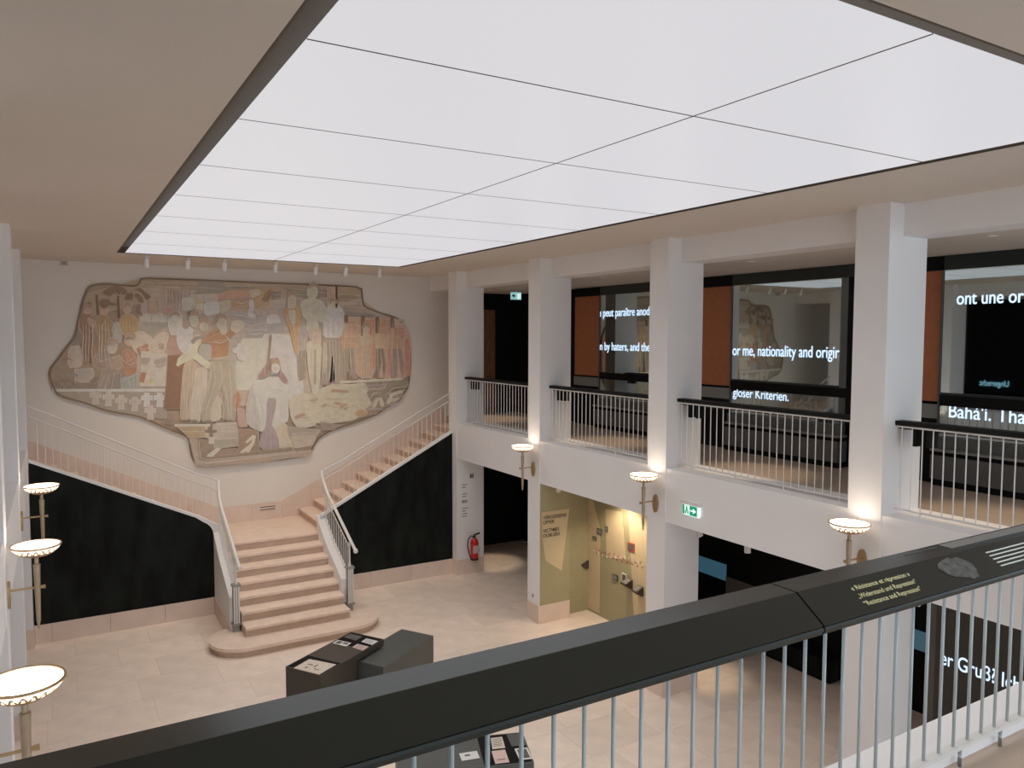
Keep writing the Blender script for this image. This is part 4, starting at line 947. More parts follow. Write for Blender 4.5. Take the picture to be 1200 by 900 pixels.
# stair railings
M['stair_metal'] = mat('stair_rail_paint', (0.70, 0.66, 0.62), 0.4, noise=0.02)
BR = MB().tube([(0, 0, 0), (0, 0, 1)], 0.0075, 6).mesh('baluster', M['white_metal'])
def bal(parent, x, y, z0, z1, me=BR, r=1.0, name='baluster'):
    o = bpy.data.objects.new(name, me); COL.objects.link(o); o.parent = parent
    q = ORG[parent.name]; o.location = (x-q[0], y-q[1], z0-q[2]); o.scale = (r, r, z1-z0); return o
def stair_rail(sx, label):
    X = (lambda x: x) if sx > 0 else (lambda x: 7.60-x)
    t = thing('stair_railing', (X(4.9), 14.5, 0.175), label, 'railing')
    xr = X(4.88)
    # newel
    nw = MB().box(xr-0.045, xr+0.045, 14.45, 14.54, 0.175, 0.30).box(xr-0.075, xr+0.075, 14.42, 14.57, 0.30, 0.34).box(xr-0.075, xr+0.075, 14.42, 14.57, 1.02, 1.06).box(xr-0.055, xr+0.055, 14.44, 14.55, 0.34, 1.02)
    M['newel'] = M.get('newel') or mat('newel_recess', (0.30, 0.30, 0.27), 0.5, noise=0.02)
    nwo = nw.build('newel_post', M['newel'], t)
    m = MB()
    for d in (-0.04, 0.0, 0.04): m.box(xr+d-0.012, xr+d+0.012, 14.425, 14.44, 0.34, 1.02).box(xr+d-0.012, xr+d+0.012, 14.55, 14.565, 0.34, 1.02)
    m.build('flute', M['white_metal'], nwo)
    MB().tube([(xr, 14.495, 1.06), (xr, 14.495, 1.16), (xr, 14.495, 1.55)], [0.03, 0.018, 0.018], 8).build('spindle', M['white_metal'], t)
    zh = lambda y: 1.45+(y-14.12)*0.468
    pts = [(xr, 14.16, zh(14.16)), (xr, 14.3, zh(14.3)), (xr, 15.2, zh(15.2)), (xr, 15.85, zh(15.85)), (X(4.872), 16.02, 2.40), (X(4.86), 16.14, 2.53), (X(4.85), 16.21, 2.70)]
    up = (2.92-2.66)/(0.31) 
    ZH = lambda x: 2.72+(x-5.0)*0.530
    XE = 7.93 if sx > 0 else 8.06
    MB().tube(pts, 0.03, 8).build('handrail', M['white_metal'], t, smooth=True)
    MB().tube([(X(4.85), 16.22, 2.68), (X(5.0), 16.22, 2.76)] + [(X(x), 16.22, ZH(x)) for x in (5.3, 6.2, 7.2, XE)], 0.016, 8).build('handrail', M['stair_metal'], t, smooth=True)
    MB().lathe([(0.005, -0.05), (0.036, -0.035), (0.048, 0), (0.036, 0.035), (0.005, 0.05)], (xr, 14.13, zh(14.13)), 12).build('end_knob', M['white_metal'], t, smooth=True)
    low = [(xr, 14.5, zh(14.5)-0.19), (xr, 15.2, zh(15.2)-0.19), (xr, 15.85, zh(15.85)-0.19), (X(4.87), 16.1, 2.28), (X(4.88), 16.2, 2.46), (X(5.0), 16.22, 2.56)] + [(X(x), 16.22, ZH(x)-0.18) for x in (5.3, 6.2, 7.2, XE)]
    MB().tube(low, 0.014, 6).build('lower_rail', M['stair_metal'], t)
    y = 14.62
    while y < 16.1:
        bal(t, xr, y, prof(y)-0.01, zh(y)-0.19, r=1.1); y += 0.112
    k = 0; x = 5.0
    AS = AR if sx > 0 else (lambda x: AL(7.60-x))
    while x < (7.9 if sx > 0 else 8.04):
        top = ZH(x)-0.18 if k % 7 else ZH(x)
        bal(t, X(x), 16.22, AS(x)+0.06, top); x += 0.117; k += 1
    return t
stair_rail(1, 'white metal stair railing on the right side of the stone staircase')
stair_rail(-1, 'white metal stair railing on the left side of the stone staircase')

# ------------------------------------------------------------------ gallery railings on the right
def railing_right(y1, y0, label):
    t = thing('gallery_railing', (XBM, (y0+y1)/2, ZG+0.045), label, 'railing')
    MB().prism([(XBM-0.05, 4.66), (XBM+0.10, 4.66), (XBM+0.27, 4.60), (XBM+0.25, 4.56), (XBM+0.05, 4.56), (XBM-0.05, 4.615)], y0+0.004, y1-0.004).build('handrail', M['black_rail'], t)
    MB().box(XBM-0.03, XBM+0.03, y0+0.005, y1-0.005, 4.585, 4.61).build('top_rail', M['white_metal'], t)
    MB().box(XBM-0.02, XBM+0.02, y0+0.005, y1-0.005, 3.64, 3.655).build('bottom_rail', M['white_metal'], t)
    for yy in (y1-0.16, y1-0.32): MB().box(XBM+0.03, XBM+0.17, yy-0.05, yy+0.0, 4.38, 4.565).build('bracket', M['black_rail'], t)
    L = y1-y0; nb = int(round(L/0.12)); y = y1-0.06
    for i in range(nb):
        if y < y0+0.02: break
        bal(t, XBM, y, 3.65, 4.59); y -= L/nb
    for i in range(4): bal(t, XBM, y1-0.3-i*(L-0.6)/3, ZG+0.044, 3.645, name='foot', r=1.6)
for (y1, y0), lab in zip(bays, ('black-topped white gallery railing in the far right bay nearest the mural', 'black-topped white gallery railing in front of the first rust orange panel',
                            'black-topped white gallery railing below the words gloser Kriterien', 'black-topped white gallery railing in the nearest right bay under the word Bahá\'í')):
    railing_right(y1, y0, lab)

# ------------------------------------------------------------------ near railing with lectern handrail
nr = thing('near_railing', (3.7, 1.95, ZG), 'wide black lectern-topped railing on pale balusters in the foreground', 'railing')
pf = [(2.0, 4.65), (1.88, 4.65), (1.757, 4.562), (1.765, 4.535), (1.80, 4.515), (1.90, 4.515), (2.0, 4.60)]
JX = 2.352
for a, b in ((-0.9, JX-0.004), (JX+0.004, 7.9)):
    hr = MB().prism(pf, a, b, 'x').build('handrail', M['dark_metal'], nr)
    MB().prism([(1.752, 4.548), (1.762, 4.528), (1.80, 4.505), (1.90, 4.505), (1.90, 4.515), (1.80, 4.515), (1.766, 4.535), (1.757, 4.556)], a, b, 'x').build('lip', M['lip_metal'], hr)
MB().prism([(1.996, 4.645), (1.882, 4.645), (1.766, 4.562), (1.775, 4.535), (1.9, 4.52), (1.996, 4.60)], JX-0.005, JX+0.005, 'x').build('joint_filler', M['black'], nr)
MB().box(-0.9, 7.9, 1.945, 1.995, 4.48, 4.515).build('top_rail', M['blue_white_metal'], nr)
MB().box(-0.9, 7.9, 1.95, 1.99, 3.645, 3.665).build('bottom_rail', M['white_metal'], nr)
BR2 = MB().tube([(0, 0, 0), (0, 0, 1)], 0.0075, 8).mesh('baluster', M['blue_white_metal'])
for p in BR2.polygons: p.use_smooth = True
for i in range(72):
    x = 1.806-0.12*21+0.12*i
    if -0.85 < x < 7.9: bal(nr, x, 1.97, 3.65, 4.49, BR2)
    if i % 3 == 0 and -0.85 < x < 7.9:
        bal(nr, x+0.06, 1.97, ZG, 3.65, BR2, 1.2, 'foot')
SU = (0, 0.123, 0.088)
def onslope(x, y): return (x, y, 4.65-(1.88-y)*0.088/0.123)
for s_, x, y, w in (('« Résistance et répression »', 2.625, 1.838, 0.375), ('„Widerstand und Repression“', 2.625, 1.808, 0.375), ('“Resistance and Repression”', 2.625, 1.780, 0.365)):
    text('printed_title', s_, onslope(x, y), (1, 0, 0), SU, w, 0.020, M['yellow_ink'], nr, 0.002, 0.008)
m = MB()
for i in range(5):
    y = 1.847-i*0.0155; p = Vector(onslope(3.59+0.002*i, y)); u = Vector(SU).normalized()
    a, b, c, d = p, p+Vector((0.75, 0, 0)), p+Vector((0.75, 0, 0))+u*0.006, p+u*0.006
    nv = Vector((0, -0.582, 0.813))*0.0015
    m.hexa([a, b, c, d, a+nv, b+nv, c+nv, d+nv])
m.build('printed_lines', M['white_ink'], nr)
rel = [(3.195, 1.835), (3.215, 1.852), (3.26, 1.862), (3.31, 1.868), (3.33, 1.861), (3.375, 1.860), (3.40, 1.845), (3.425, 1.825), (3.422, 1.800), (3.40, 1.785), (3.395, 1.772), (3.345, 1.768), (3.325, 1.778), (3.30, 1.784), (3.25, 1.792), (3.225, 1.805), (3.21, 1.822)]
u = Vector(SU).normalized(); nv = Vector((0, -0.582, 0.813))*0.003
vs = [Vector(onslope(*q)) for q in rel]; n = len(vs)
MB().add(vs+[q+nv for q in vs], [tuple(range(2*n-1, n-1, -1)), tuple(range(n))]+[(i, (i+1) % n, (i+1) % n+n, i+n) for i in range(n)]).build('relief_map', M['relief_grey'], nr)
MB().box(3.45, 4.6, 1.925, 1.985, 4.649, 4.652).build('engraved_strip', M['bench_light'], nr)
MB().box(3.17, 3.41, 1.966, 1.972, 4.649, 4.652).build('engraved_line', M['relief_grey'], nr)

# ------------------------------------------------------------------ sconces
def sconce(loc, rz, label):
    t = thing('wall_sconce', loc, label, 'wall lamp', 'brass bowl sconces on the pillars', rz)
    B = dict(parent=t, local=True)
    n = 20; c = (0.255, 0, 0)
    MB().prism([(0.06*math.cos(2*PI*j/n), 0.14*math.sin(2*PI*j/n)-0.04) for j in range(n)], 0.0, 0.025, 'x').build('wall_plate', M['brass'], **B)
    MB().tube([(0.02, 0, 0), (0.30, 0, 0)], 0.011, 8).build('arm', M['brass'], **B)
    MB().lathe([(0.004, -0.43), (0.013, -0.42), (0.012, -0.38), (0.02, -0.34), (0.031, 0.20), (0.033, 0.235), (0.02, 0.24), (0.018, 0.325)], c, 12).build('rod', M['brass_pale'], smooth=True, **B)
    MB().tube([(0.285, 0, 0), (0.325, 0, 0)], [0.016, 0.02], 8).build('knob', M['brass'], **B)
    MB().lathe([(0.02, 0.312), (0.07, 0.318), (0.13, 0.337), (0.172, 0.365), (0.166, 0.368), (0.02, 0.33)], c, 28).build('bowl', M['brass'], smooth=True, **B)
    MB().lathe([(0.166, 0.364), (0.20, 0.392), (0.218, 0.425), (0.212, 0.425), (0.16, 0.37)], c, 28).build('glass_band', M['bowl_band'], smooth=True, **B)
    m = MB(); k = 22
    for j in range(k):
        a0, a1, a2 = 2*PI*j/k, 2*PI*(j+0.5)/k, 2*PI*(j+1)/k
        def P(a, r, z): return (c[0]+r*math.cos(a), r*math.sin(a), z)
        for (r0, z0, w0), (r1, z1, w1), p, q in (((0.171, 0.362, 0.045), (0.214, 0.412, 0.035), a0, a1), ((0.214, 0.412, 0.035), (0.171, 0.362, 0.045), a1, a2)):
            m.add([P(p-w0, r0+0.003, z0), P(p+w0, r0+0.003, z0), P(q+w1, r1+0.003, z1), P(q-w1, r1+0.003, z1)], [(0, 1, 2, 3)])
    m.build('zigzag_ornament', M['brass'], **B)
    MB().lathe([(0.216, 0.42), (0.228, 0.428), (0.228, 0.44), (0.214, 0.44), (0.21, 0.43)], c, 28).build('rim', M['brass'], smooth=True, **B)
    MB().lathe([(0.21, 0.424), (0.213, 0.434), (0.12, 0.440), (0.01, 0.442)], c, 28).build('diffuser', M['bowl_light'], smooth=True, **B)
    return t
proto = sconce((XR, YP[1]+0.21, 3.06), PI, 'brass bowl sconce on the second pillar from the mural, right side')
for i, (x, y, rz, lab) in enumerate(((XR, YP[2]+0.21, PI, 'brass bowl sconce on the right pillar beside the green exit sign'), (XR, YP[3]+0.21, PI, 'brass bowl sconce on the nearest right pillar just above the black handrail'),
        (XL, YP[1]+0.21, 0, 'smallest and farthest of the three brass bowl sconces on the left'), (XL, YP[2]+0.21, 0, 'middle of the three brass bowl sconces on the left'), (XL, YP[3]+0.21, 0, 'largest and nearest brass bowl sconce at the left edge'))):
    c = copy_tree(proto); c.location = (x, y, 3.06); c.rotation_euler = (0, 0, rz); c['label'] = lab; ORG[c.name] = (x, y, 3.06)

# ------------------------------------------------------------------ ceiling spots on the mural wall
def spot(loc, rz, tilt, label, group, power=0, lens=True, r=0.045, h=0.17, angle=50, cat='spotlight'):
    t = thing('spotlight', loc, label, cat, group, rz)
    MB().lathe([(r*0.95, -0.004), (r*1.05, -0.03), (r*0.4, -0.04), (r*0.4, -0.06)], n=14).build('ceiling_mount', M['white_metal'], t, local=True)
    body = MB().lathe([(r*0.9, 0.0), (r, -0.01), (r, -h), (r*0.85, -h), (r*0.8, -h+0.02)], n=14).build('lamp_body', M['white_metal'], t, smooth=True, local=True)
    body.location = (0, 0, -0.05); body.rotation_euler = (tilt, 0, 0)
    lens = MB().lathe([(0.005, 0), (r*0.78, 0), (r*0.78, 0.004), (0.005, 0.004)], (0, 0, -h+0.021), 12).build('lens', M['spot_lens'], body, local=True)
    if power:
        L = bpy.data.lights.new('spot_beam', 'SPOT'); L.energy = power; L.spot_size = math.radians(angle); L.spot_blend = 0.7; L.color = (1.0, 0.80, 0.58); L.shadow_soft_size = 0.05
        lo = bpy.data.objects.new('spot_beam', L); COL.objects.link(lo); lo.parent = body; lo.location = (0, 0, -h-0.01)
    return t
names = ['leftmost ceiling spotlight in the row above the mural', 'second ceiling spotlight from the left above the mural', 'third ceiling spotlight from the left above the mural', 'middle ceiling spotlight of the seven above the mural', 'third ceiling spotlight from the right above the mural', 'second ceiling spotlight from the right above the mural', 'rightmost ceiling spotlight in the row above the mural']
for x, nm in zip((1.51, 2.22, 2.89, 3.87, 4.69, 5.33, 6.09), names):
    spot((x, 15.86, ZS), 0, 0.35, nm, 'spotlights above the mural', power=42, angle=100)
# gallery downlights and ground-floor spots (warm pools by the pillars)
def downlight(x, y, lab, pw, ang=42):
    t = thing('downlight', (x, y, ZB), lab, 'ceiling light', 'recessed downlights of the right gallery')
    MB().lathe([(0.055, 0.0), (0.06, -0.006), (0.045, -0.006), (0.04, 0.0)], n=16).build('ring', M['white_metal'], t, local=True)
    MB().lathe([(0.005, -0.001), (0.038, -0.001), (0.038, -0.003), (0.005, -0.003)], n=12).build('lens', M['down_lens'], t, local=True)
    L = bpy.data.lights.new('spot_beam', 'SPOT'); L.energy = pw; L.spot_size = math.radians(ang); L.spot_blend = 0.8; L.color = (1.0, 0.76, 0.52); L.shadow_soft_size = 0.04
    lo = bpy.data.objects.new('spot_beam', L); COL.objects.link(lo); lo.parent = t; lo.location = (0, 0, -0.02)
for x, y, lab in ((9.3, 16.7, 'recessed downlight by the dark end of the gallery next to the mural'), (9.1, 11.9, 'recessed downlight just behind the second right pillar'), (9.0, 8.15, 'recessed downlight just behind the third right pillar'), (9.0, 4.7, 'recessed downlight just behind the nearest right pillar')):
    downlight(x, y, lab, 170)
for (x, y, z, rz, tl, lab, pw, ang) in (
        (9.15, 16.40, ZF, 0, 0.0, 'spotlight in the dark ground floor bay by the fire extinguisher', 80, 42), (9.05, 9.2, ZF, 0, 0.0, 'ground floor spotlight behind the pillar with the exit sign', 75, 44),
        (8.30, 12.10, ZF, 0, 0.9, 'tilted white spotlight above the text Vergessene Opfer', 0, 60), (8.72, 11.2, ZF, -PI/2, 0.25, 'white spotlight at the top of the olive exhibition bay', 80, 130),
        (8.33, 8.52, ZF, 0, -0.6, 'white spotlight under the fascia just below the green exit sign', 0, 60), (8.35, 7.52, ZF, 0, 0.0, 'white spotlight against the black bay right of the exit sign', 0, 60),
        (8.35, 4.95, ZF, 0, 0.5, 'white spotlight at the dark bay behind the foreground railing', 0, 60), (8.75, 10.3, ZF, 0, 0.5, 'white spotlight at the right end of the olive exhibition bay', 22, 110)):
    spot((x, y, z), rz, tl, lab, 'spotlights under the galleries', power=pw, angle=ang)

# ------------------------------------------------------------------ glass screens and panels of the right gallery
def screen(y1, y0, label, texts):
    t = thing('glass_screen', (XGL, (y0+y1)/2, ZG), label, 'display screen', 'glass screens along the gallery')
    MB().box(XGL, XGL+0.03, y0, y1, 4.80, 6.53).build('upper_pane', M['mirror_glass'], t)
    MB().box(XGL, XGL+0.03, y0, y1, 4.22, 4.65).build('lower_pane', M['mirror_low'], t)
    MB().box(XGL-0.01, XGL+0.05, y0, y1, 4.65, 4.80).build('led_bar', M['black'], t)
    MB().box(XGL-0.01, XGL+0.05, y0-0.1, y1, 6.53, ZB-0.003).build('header', M['lip_metal'], t)
    MB().box(XGL-0.012, XGL+0.05, y0-0.12, y0, 4.22, 6.53).build('jamb', M['black'], t)
    MB().box(XGL-0.02, XGL+0.05, y1, y1+0.018, 4.22, 6.53).build('jamb', M['case_grey'], t)
    c = MB().box(10.44, XGL+0.05, y0, y1, 3.64, 3.97).build('cabinet', M['bench_grey'], t)
    MB().box(10.47, XGL+0.05, y0+0.02, y1-0.02, ZG, 3.64).build('kickboard', M['black'], c)
    MB().box(10.46, XGL+0.05, y0, y1, 3.97, 4.03).build('shadow_gap', M['black'], c)
    MB().box(10.42, XGL+0.05, y0, y1, 4.03, 4.06).build('worktop', M['bench_light'], c)
    MB().box(10.52, XGL+0.03, y0+0.02, y1-0.02, 4.06, 4.22).build('back_panel', M['case_grey'], c)
    for s_, ya, z, w, cap in texts:
        words('led_word', s_, (XGL-0.004, ya, z), (0, -1, 0), (0, 0, 1), w, cap, M['led'], t, 0.004)
screen(13.99, 11.2, 'dark reflective glass screen showing the words peut paraître anod', [('ı peut paraître anodin', 13.98, 6.05, 1.82, 0.18), ('n by haters, and the', 13.98, 5.30, 1.70, 0.18)])
screen(10.04, 7.65, 'dark reflective glass screen showing or me, nationality and origin', [('or me, nationality and origir', 10.01, 5.27, 2.22, 0.19), ('gloser Kriterien.', 9.98, 4.52, 1.24, 0.16)])
screen(6.17, 3.6, 'dark reflective glass screen nearest the camera showing ont une or', [('ont une origine', 5.98, 6.05, 1.20, 0.175), ("Bahá'í. That", 6.03, 4.50, 1.06, 0.185)])
for (y1, y0, lab) in ((15.0, 14.02, 'rust orange wall panel farthest along the gallery, nearest the mural'), (10.95, 10.07, 'middle rust orange wall panel, beside the words or me, nationality'), (7.1, 6.19, 'rust orange wall panel nearest the camera, beside the words ont une or')):
    t = thing('wall_panel', (XGL+0.03, (y0+y1)/2, ZG), lab, 'wall panel', 'rust orange panels along the gallery')
    MB().box(XGL+0.02, XGL+0.06, y0, y1, 4.70, 6.53).build('orange_face', M['rust'], t)
    MB().box(XGL+0.0, XGL+0.06, y0, y1, 4.46, 4.66).build('grey_shelf', M['bench_light'], t)
    MB().box(XGL+0.0, XGL+0.06, y0, y1, ZG, 4.46).build('black_base', M['black'], t)
    MB().box(XGL+0.0, XGL+0.06, y0, y1, 6.53, ZB-0.003).build('header', M['black'], t)
# letters that the glass mirrors from the gallery opposite
ms = thing('led_sign', (XGW, 12.5, 4.1), 'small glowing blue word on the left gallery wall, seen only mirrored', 'sign')
words('led_word', 'Ungerecht', (XGW+0.002, 12.08, 4.14), (0, 1, 0), (0, 0, 1), 0.84, 0.17, M['led_blue'], ms, 0.004)
MB().box(XGW-0.01, XGW, 11.9, 13.1, 4.05, 4.45).build('backing', M['black'], ms)
# wooden door in the dark end of the gallery
d1 = MB().box(9.55, 10.03, YB-0.08, YB-0.045, ZG, 6.26).build('door_1', M['wood']); tag(d1, kind='structure')
MB().box(9.53, 9.57, YB-0.09, YB-0.08, ZG, 6.30).box(10.01, 10.05, YB-0.09, YB-0.08, ZG, 6.30).box(9.53, 10.05, YB-0.09, YB-0.08, 6.24, 6.30).build('door_frame', M['wood'], d1)
MB().box(9.62, 9.96, YB-0.088, YB-0.08, 4.75, 6.1).box(9.62, 9.96, YB-0.088, YB-0.08, 3.7, 4.6).build('door_panel', M['wood'], d1)
# white notices in the dark bay
for i, z in enumerate((5.18, 5.02, 4.86)):
    solo('notice', MB().box(10.715-0.01, 10.718, 16.55, 16.75, z, z+0.12), M['paper_white'], ('top', 'middle', 'lowest')[i]+' small grey notice on the black gallery wall near the exit sign', 'notice', 'grey notices on the black wall')

# ------------------------------------------------------------------ ground floor, right side
# olive exhibition bay
struct('wall_niche', MB().box(9.25, 9.40, 9.6, 13.3, 0, ZF).box(XRB+0.012, 9.25, 12.52, 12.6, 0, ZF), M['olive'])
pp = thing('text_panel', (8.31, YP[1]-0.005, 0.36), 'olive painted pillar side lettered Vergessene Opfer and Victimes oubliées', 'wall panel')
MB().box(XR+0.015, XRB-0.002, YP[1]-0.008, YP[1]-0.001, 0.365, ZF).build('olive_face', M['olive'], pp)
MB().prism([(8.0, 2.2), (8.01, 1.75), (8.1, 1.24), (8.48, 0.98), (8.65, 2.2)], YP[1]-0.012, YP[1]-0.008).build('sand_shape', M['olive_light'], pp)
for s_, z, w in (('VERGESSENE', 2.06, 0.55), ('OPFER', 1.965, 0.27), ('VICTIMES', 1.80, 0.38), ('OUBLIÉES', 1.705, 0.40)):
    text('lettering', s_, (8.03, YP[1]-0.012, z), (1, 0, 0), (0, 0, 1), w, 0.066, M['ink'], pp, 0.002, 0.018)
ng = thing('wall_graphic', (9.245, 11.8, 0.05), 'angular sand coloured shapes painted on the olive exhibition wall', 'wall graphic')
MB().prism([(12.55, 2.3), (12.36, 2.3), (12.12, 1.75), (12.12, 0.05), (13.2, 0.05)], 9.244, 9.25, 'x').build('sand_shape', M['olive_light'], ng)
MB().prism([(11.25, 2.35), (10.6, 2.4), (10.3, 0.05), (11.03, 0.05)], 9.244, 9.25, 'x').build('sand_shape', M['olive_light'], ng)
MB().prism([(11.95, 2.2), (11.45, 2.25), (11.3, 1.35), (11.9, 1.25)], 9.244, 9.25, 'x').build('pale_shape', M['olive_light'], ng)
XN = 9.244
def picture(y0, y1, z0, z1, mm, lab, frame=True):
    t = thing('picture', (XN, (y0+y1)/2, z0), lab, 'picture', 'small exhibits on the olive wall')
    MB().box(XN-0.02, XN, y0, y1, z0, z1).build('panel', mm, t)
    MB().box(XN-0.024, XN-0.02, y0+0.02, y1-0.02, z0+0.02, z1-0.02).build('print', M['photo'] if mm is not M['photo'] else M['bench_light'], t)
picture(11.05, 11.24, 1.56, 1.72, M['red_ink'], 'small red framed picture on the olive wall')
picture(11.53, 11.69, 0.87, 0.98, M['photo'], 'small dark photograph low on the olive wall left of the white sheet')
picture(11.26, 11.40, 0.92, 1.08, M['paper_white'], 'small white sheet low on the olive wall')
picture(12.05, 12.20, 1.66, 1.78, M['photo'], 'upper dark photograph high on the sand coloured wall shape')
picture(12.22, 12.34, 1.51, 1.58, M['photo'], 'small dark photograph below and left of another on the sand shape')
picture(11.86, 11.94, 1.76, 1.87, M['photo'], 'tiny dark photograph right of two others high on the olive wall')
for y0, y1, z, lab in ((12.48, 12.71, 0.87, 'dark slanted shelf box on the left of the olive bay wall'), (11.09, 11.26, 0.85, 'dark slanted shelf box right of the white sheet'), (10.78, 10.94, 0.80, 'dark slanted shelf box at the right end of the olive bay')):
    t = thing('wall_box', (XN, (y0+y1)/2, z), lab, 'display box', 'slanted boxes on the olive wall')
    MB().prism([(XN, z), (XN-0.05, z), (XN-0.16, z+0.08), (XN-0.16, z+0.10), (XN, z+0.17)], y0, y1).build('box', M['case_brown'], t)
    MB().hexa([(XN-0.15, y0+0.02, z+0.107), (XN-0.15, y1-0.02, z+0.107), (XN-0.02, y1-0.02, z+0.165), (XN-0.02, y0+0.02, z+0.165), (XN-0.15, y0+0.02, z+0.112), (XN-0.15, y1-0.02, z+0.112), (XN-0.02, y1-0.02, z+0.17), (XN-0.02, y0+0.02, z+0.17)]).build('print', M['bench_light'], t)
t = thing('timeline', (XN, 11.6, 1.2), 'red and white dotted timeline of small tags across the olive wall', 'wall graphic')
for i in range(34):
    y = 12.3-i*0.046; z = 1.27+0.05*math.sin(i*1.9)+i*0.003
    MB().box(XN-0.008, XN, y-0.013, y+0.013, z, z+0.022+0.02*(i % 3 == 0)).build('tag', M['red_ink'] if i % 3 else M['paper_white'], t)
# black bays with plain wall panels, backlit blue and grey
solo('bay_panel', MB().box(10.925, 10.948, 10.37, 11.9, 0.93, 1.24), M['blue_panel'], 'wide backlit blue panel in the black bay right of the exit sign pillar', 'board', 'panels in the black bays')
solo('bay_panel', MB().box(10.925, 10.948, 6.0, 6.9, 0.95, 1.24), M['blue_panel'], 'narrow backlit blue panel between the nearest pillar and the grey screen', 'board', 'panels in the black bays')
solo('bay_panel', MB().box(10.925, 10.948, 9.0, 10.36, 0.42, 1.02), M['grey_wall'], 'plain grey-brown panel right of the wide blue panel', 'board', 'panels in the black bays')
cb = thing('black_cabinet', (10.7, 8.6, 0), 'long low black cabinet against the black ground floor wall', 'cabinet')
MB().box(10.55, 10.92, 7.75, 9.5, 0.06, 0.38).build('body', M['slate'], cb)
MB().box(10.60, 10.90, 7.80, 9.45, 0.0, 0.06).build('kickboard', M['black'], cb)
gs = thing('grey_screen', (10.2, 4.2, 0), 'tall grey-brown screen with glowing words er Gruß? Ich', 'display screen')
MB().box(10.2, 10.26, 2.3, 5.86, 0.06, ZF-0.003).build('screen_face', M['grey_panel'], gs)
MB().box(10.195, 10.27, 5.86, 5.96, 0.0, ZF-0.003).build('edge_post', M['grey_wall'], gs)
MB().box(10.21, 10.25, 2.3, 5.86, 0.0, 0.06).build('foot_rail', M['black'], gs)
words('led_word', 'er Gruß? Ich', (10.196, 5.78, 1.19), (0, -1, 0), (0, 0, 1), 1.0, 0.19, M['led'], gs, 0.004)

# ------------------------------------------------------------------ exit signs
es = thing('exit_sign', (XR, 8.2, 3.0), 'green emergency exit sign with white arrow on the white fascia', 'sign')
MB().box(XR-0.035, XR+0.012, 8.04, 8.44, 3.14, 3.19).build('housing', M['white_metal'], es)
pl = MB().box(XR-0.022, XR-0.008, 8.06, 8.40, 2.98, 3.14).build('plate', M['sign_white'], es)
MB().box(XR-0.025, XR-0.022, 8.10, 8.25, 2.99, 3.13).build('green_field', M['sign_green'], pl)
MB().box(XR-0.025, XR-0.022, 8.36, 8.395, 2.99, 3.13).build('green_field', M['sign_green'], pl)
a = MB().prism([(8.235, 3.05), (8.18, 3.05), (8.18, 3.02), (8.115, 3.06), (8.18, 3.10), (8.18, 3.07), (8.235, 3.07)], XR-0.028, XR-0.025, 'x').build('arrow', M['sign_white'], pl)
MB().lathe([(0.0, 0), (0.013, 0.01), (0.013, 0.02), (0.0, 0.03)], (XR-0.026, 8.31, 3.09), 8).box(XR-0.029, XR-0.022, 8.295, 8.325, 3.04, 3.09).box(XR-0.029, XR-0.022, 8.275, 8.295, 3.0, 3.045).box(XR-0.029, XR-0.022, 8.325, 8.345, 3.0, 3.045).build('running_figure', M['sign_green'], pl)
e2 = thing('exit_sign', (9.56, 15.93, 6.49), 'turquoise hanging exit sign with arrow under the far gallery ceiling', 'sign')
MB().box(9.42, 9.71, 15.93, 15.95, 6.485, 6.66).build('plate', M['sign_cyan'], e2)
MB().box(9.55, 9.58, 15.935, 15.945, 6.66, ZB-0.002).build('hanger', M['white_metal'], e2)
MB().prism([(9.54, 6.555), (9.50, 6.555), (9.50, 6.53), (9.45, 6.575), (9.50, 6.62), (9.50, 6.595), (9.54, 6.595)], 15.924, 15.93).build('arrow', M['ink'], e2)
MB().box(9.60, 9.69, 15.924, 15.93, 6.51, 6.63).build('door_symbol', M['sign_white'], e2)

# ------------------------------------------------------------------ fire extinguisher and pillar signs
fx = thing('fire_extinguisher', (8.36, 15.80, 0.34), 'red fire extinguisher with black hose hung on the pillar by the staircase', 'fire extinguisher')
MB().lathe([(0.085, 0.0), (0.092, 0.02), (0.092, 0.40), (0.075, 0.46), (0.03, 0.50)], (8.36, 15.80, 0.36), 18).build('cylinder', M['red'], fx, smooth=True)
MB().lathe([(0.088, 0.0), (0.095, 0.005), (0.095, 0.05), (0.088, 0.05)], (8.36, 15.80, 0.34), 18).build('base_ring', M['ink'], fx)
MB().lathe([(0.03, 0.0), (0.03, 0.05), (0.02, 0.07)], (8.36, 15.80, 0.86), 12).build('valve', M['ink'], fx)
MB().hexa([(8.34, 15.78, 0.92), (8.50, 15.78, 0.95), (8.50, 15.82, 0.95), (8.34, 15.82, 0.92), (8.34, 15.78, 0.945), (8.50, 15.78, 0.98), (8.50, 15.82, 0.98), (8.34, 15.82, 0.945)]).build('handle', M['ink'], fx)
MB().tube([(8.34, 15.80, 0.89), (8.26, 15.79, 0.93), (8.19, 15.78, 0.86), (8.17, 15.78, 0.70), (8.21, 15.78, 0.52), (8.25, 15.78, 0.40)], 0.014, 8).build('hose', M['ink'], fx, smooth=True)
MB().box(8.275, 8.445, 15.702, 15.706, 0.52, 0.70).build('label_plate', M['paper_pink'], fx)
MB().box(8.33, 8.39, 15.885, 15.91, 0.6, 0.8).build('wall_bracket', M['ink'], fx)
ws = thing('pillar_sign', (8.16, YP[0]-0.001, 1.35), 'small printed directory of icons and text lines on the white pillar', 'sign')
m = MB()
for x0, z0, w, h in ((8.30, 2.27, 0.025, 0.11), (8.335, 2.27, 0.02, 0.09), (8.365, 2.27, 0.025, 0.11)): m.box(x0, x0+w, YP[0]-0.003, YP[0], z0, z0+h)
for x0 in (8.09, 8.125, 8.16, 8.20): m.box(x0, x0+0.018, YP[0]-0.003, YP[0], 1.70, 1.77)
m.build('icon', M['ink'], ws)
m = MB()
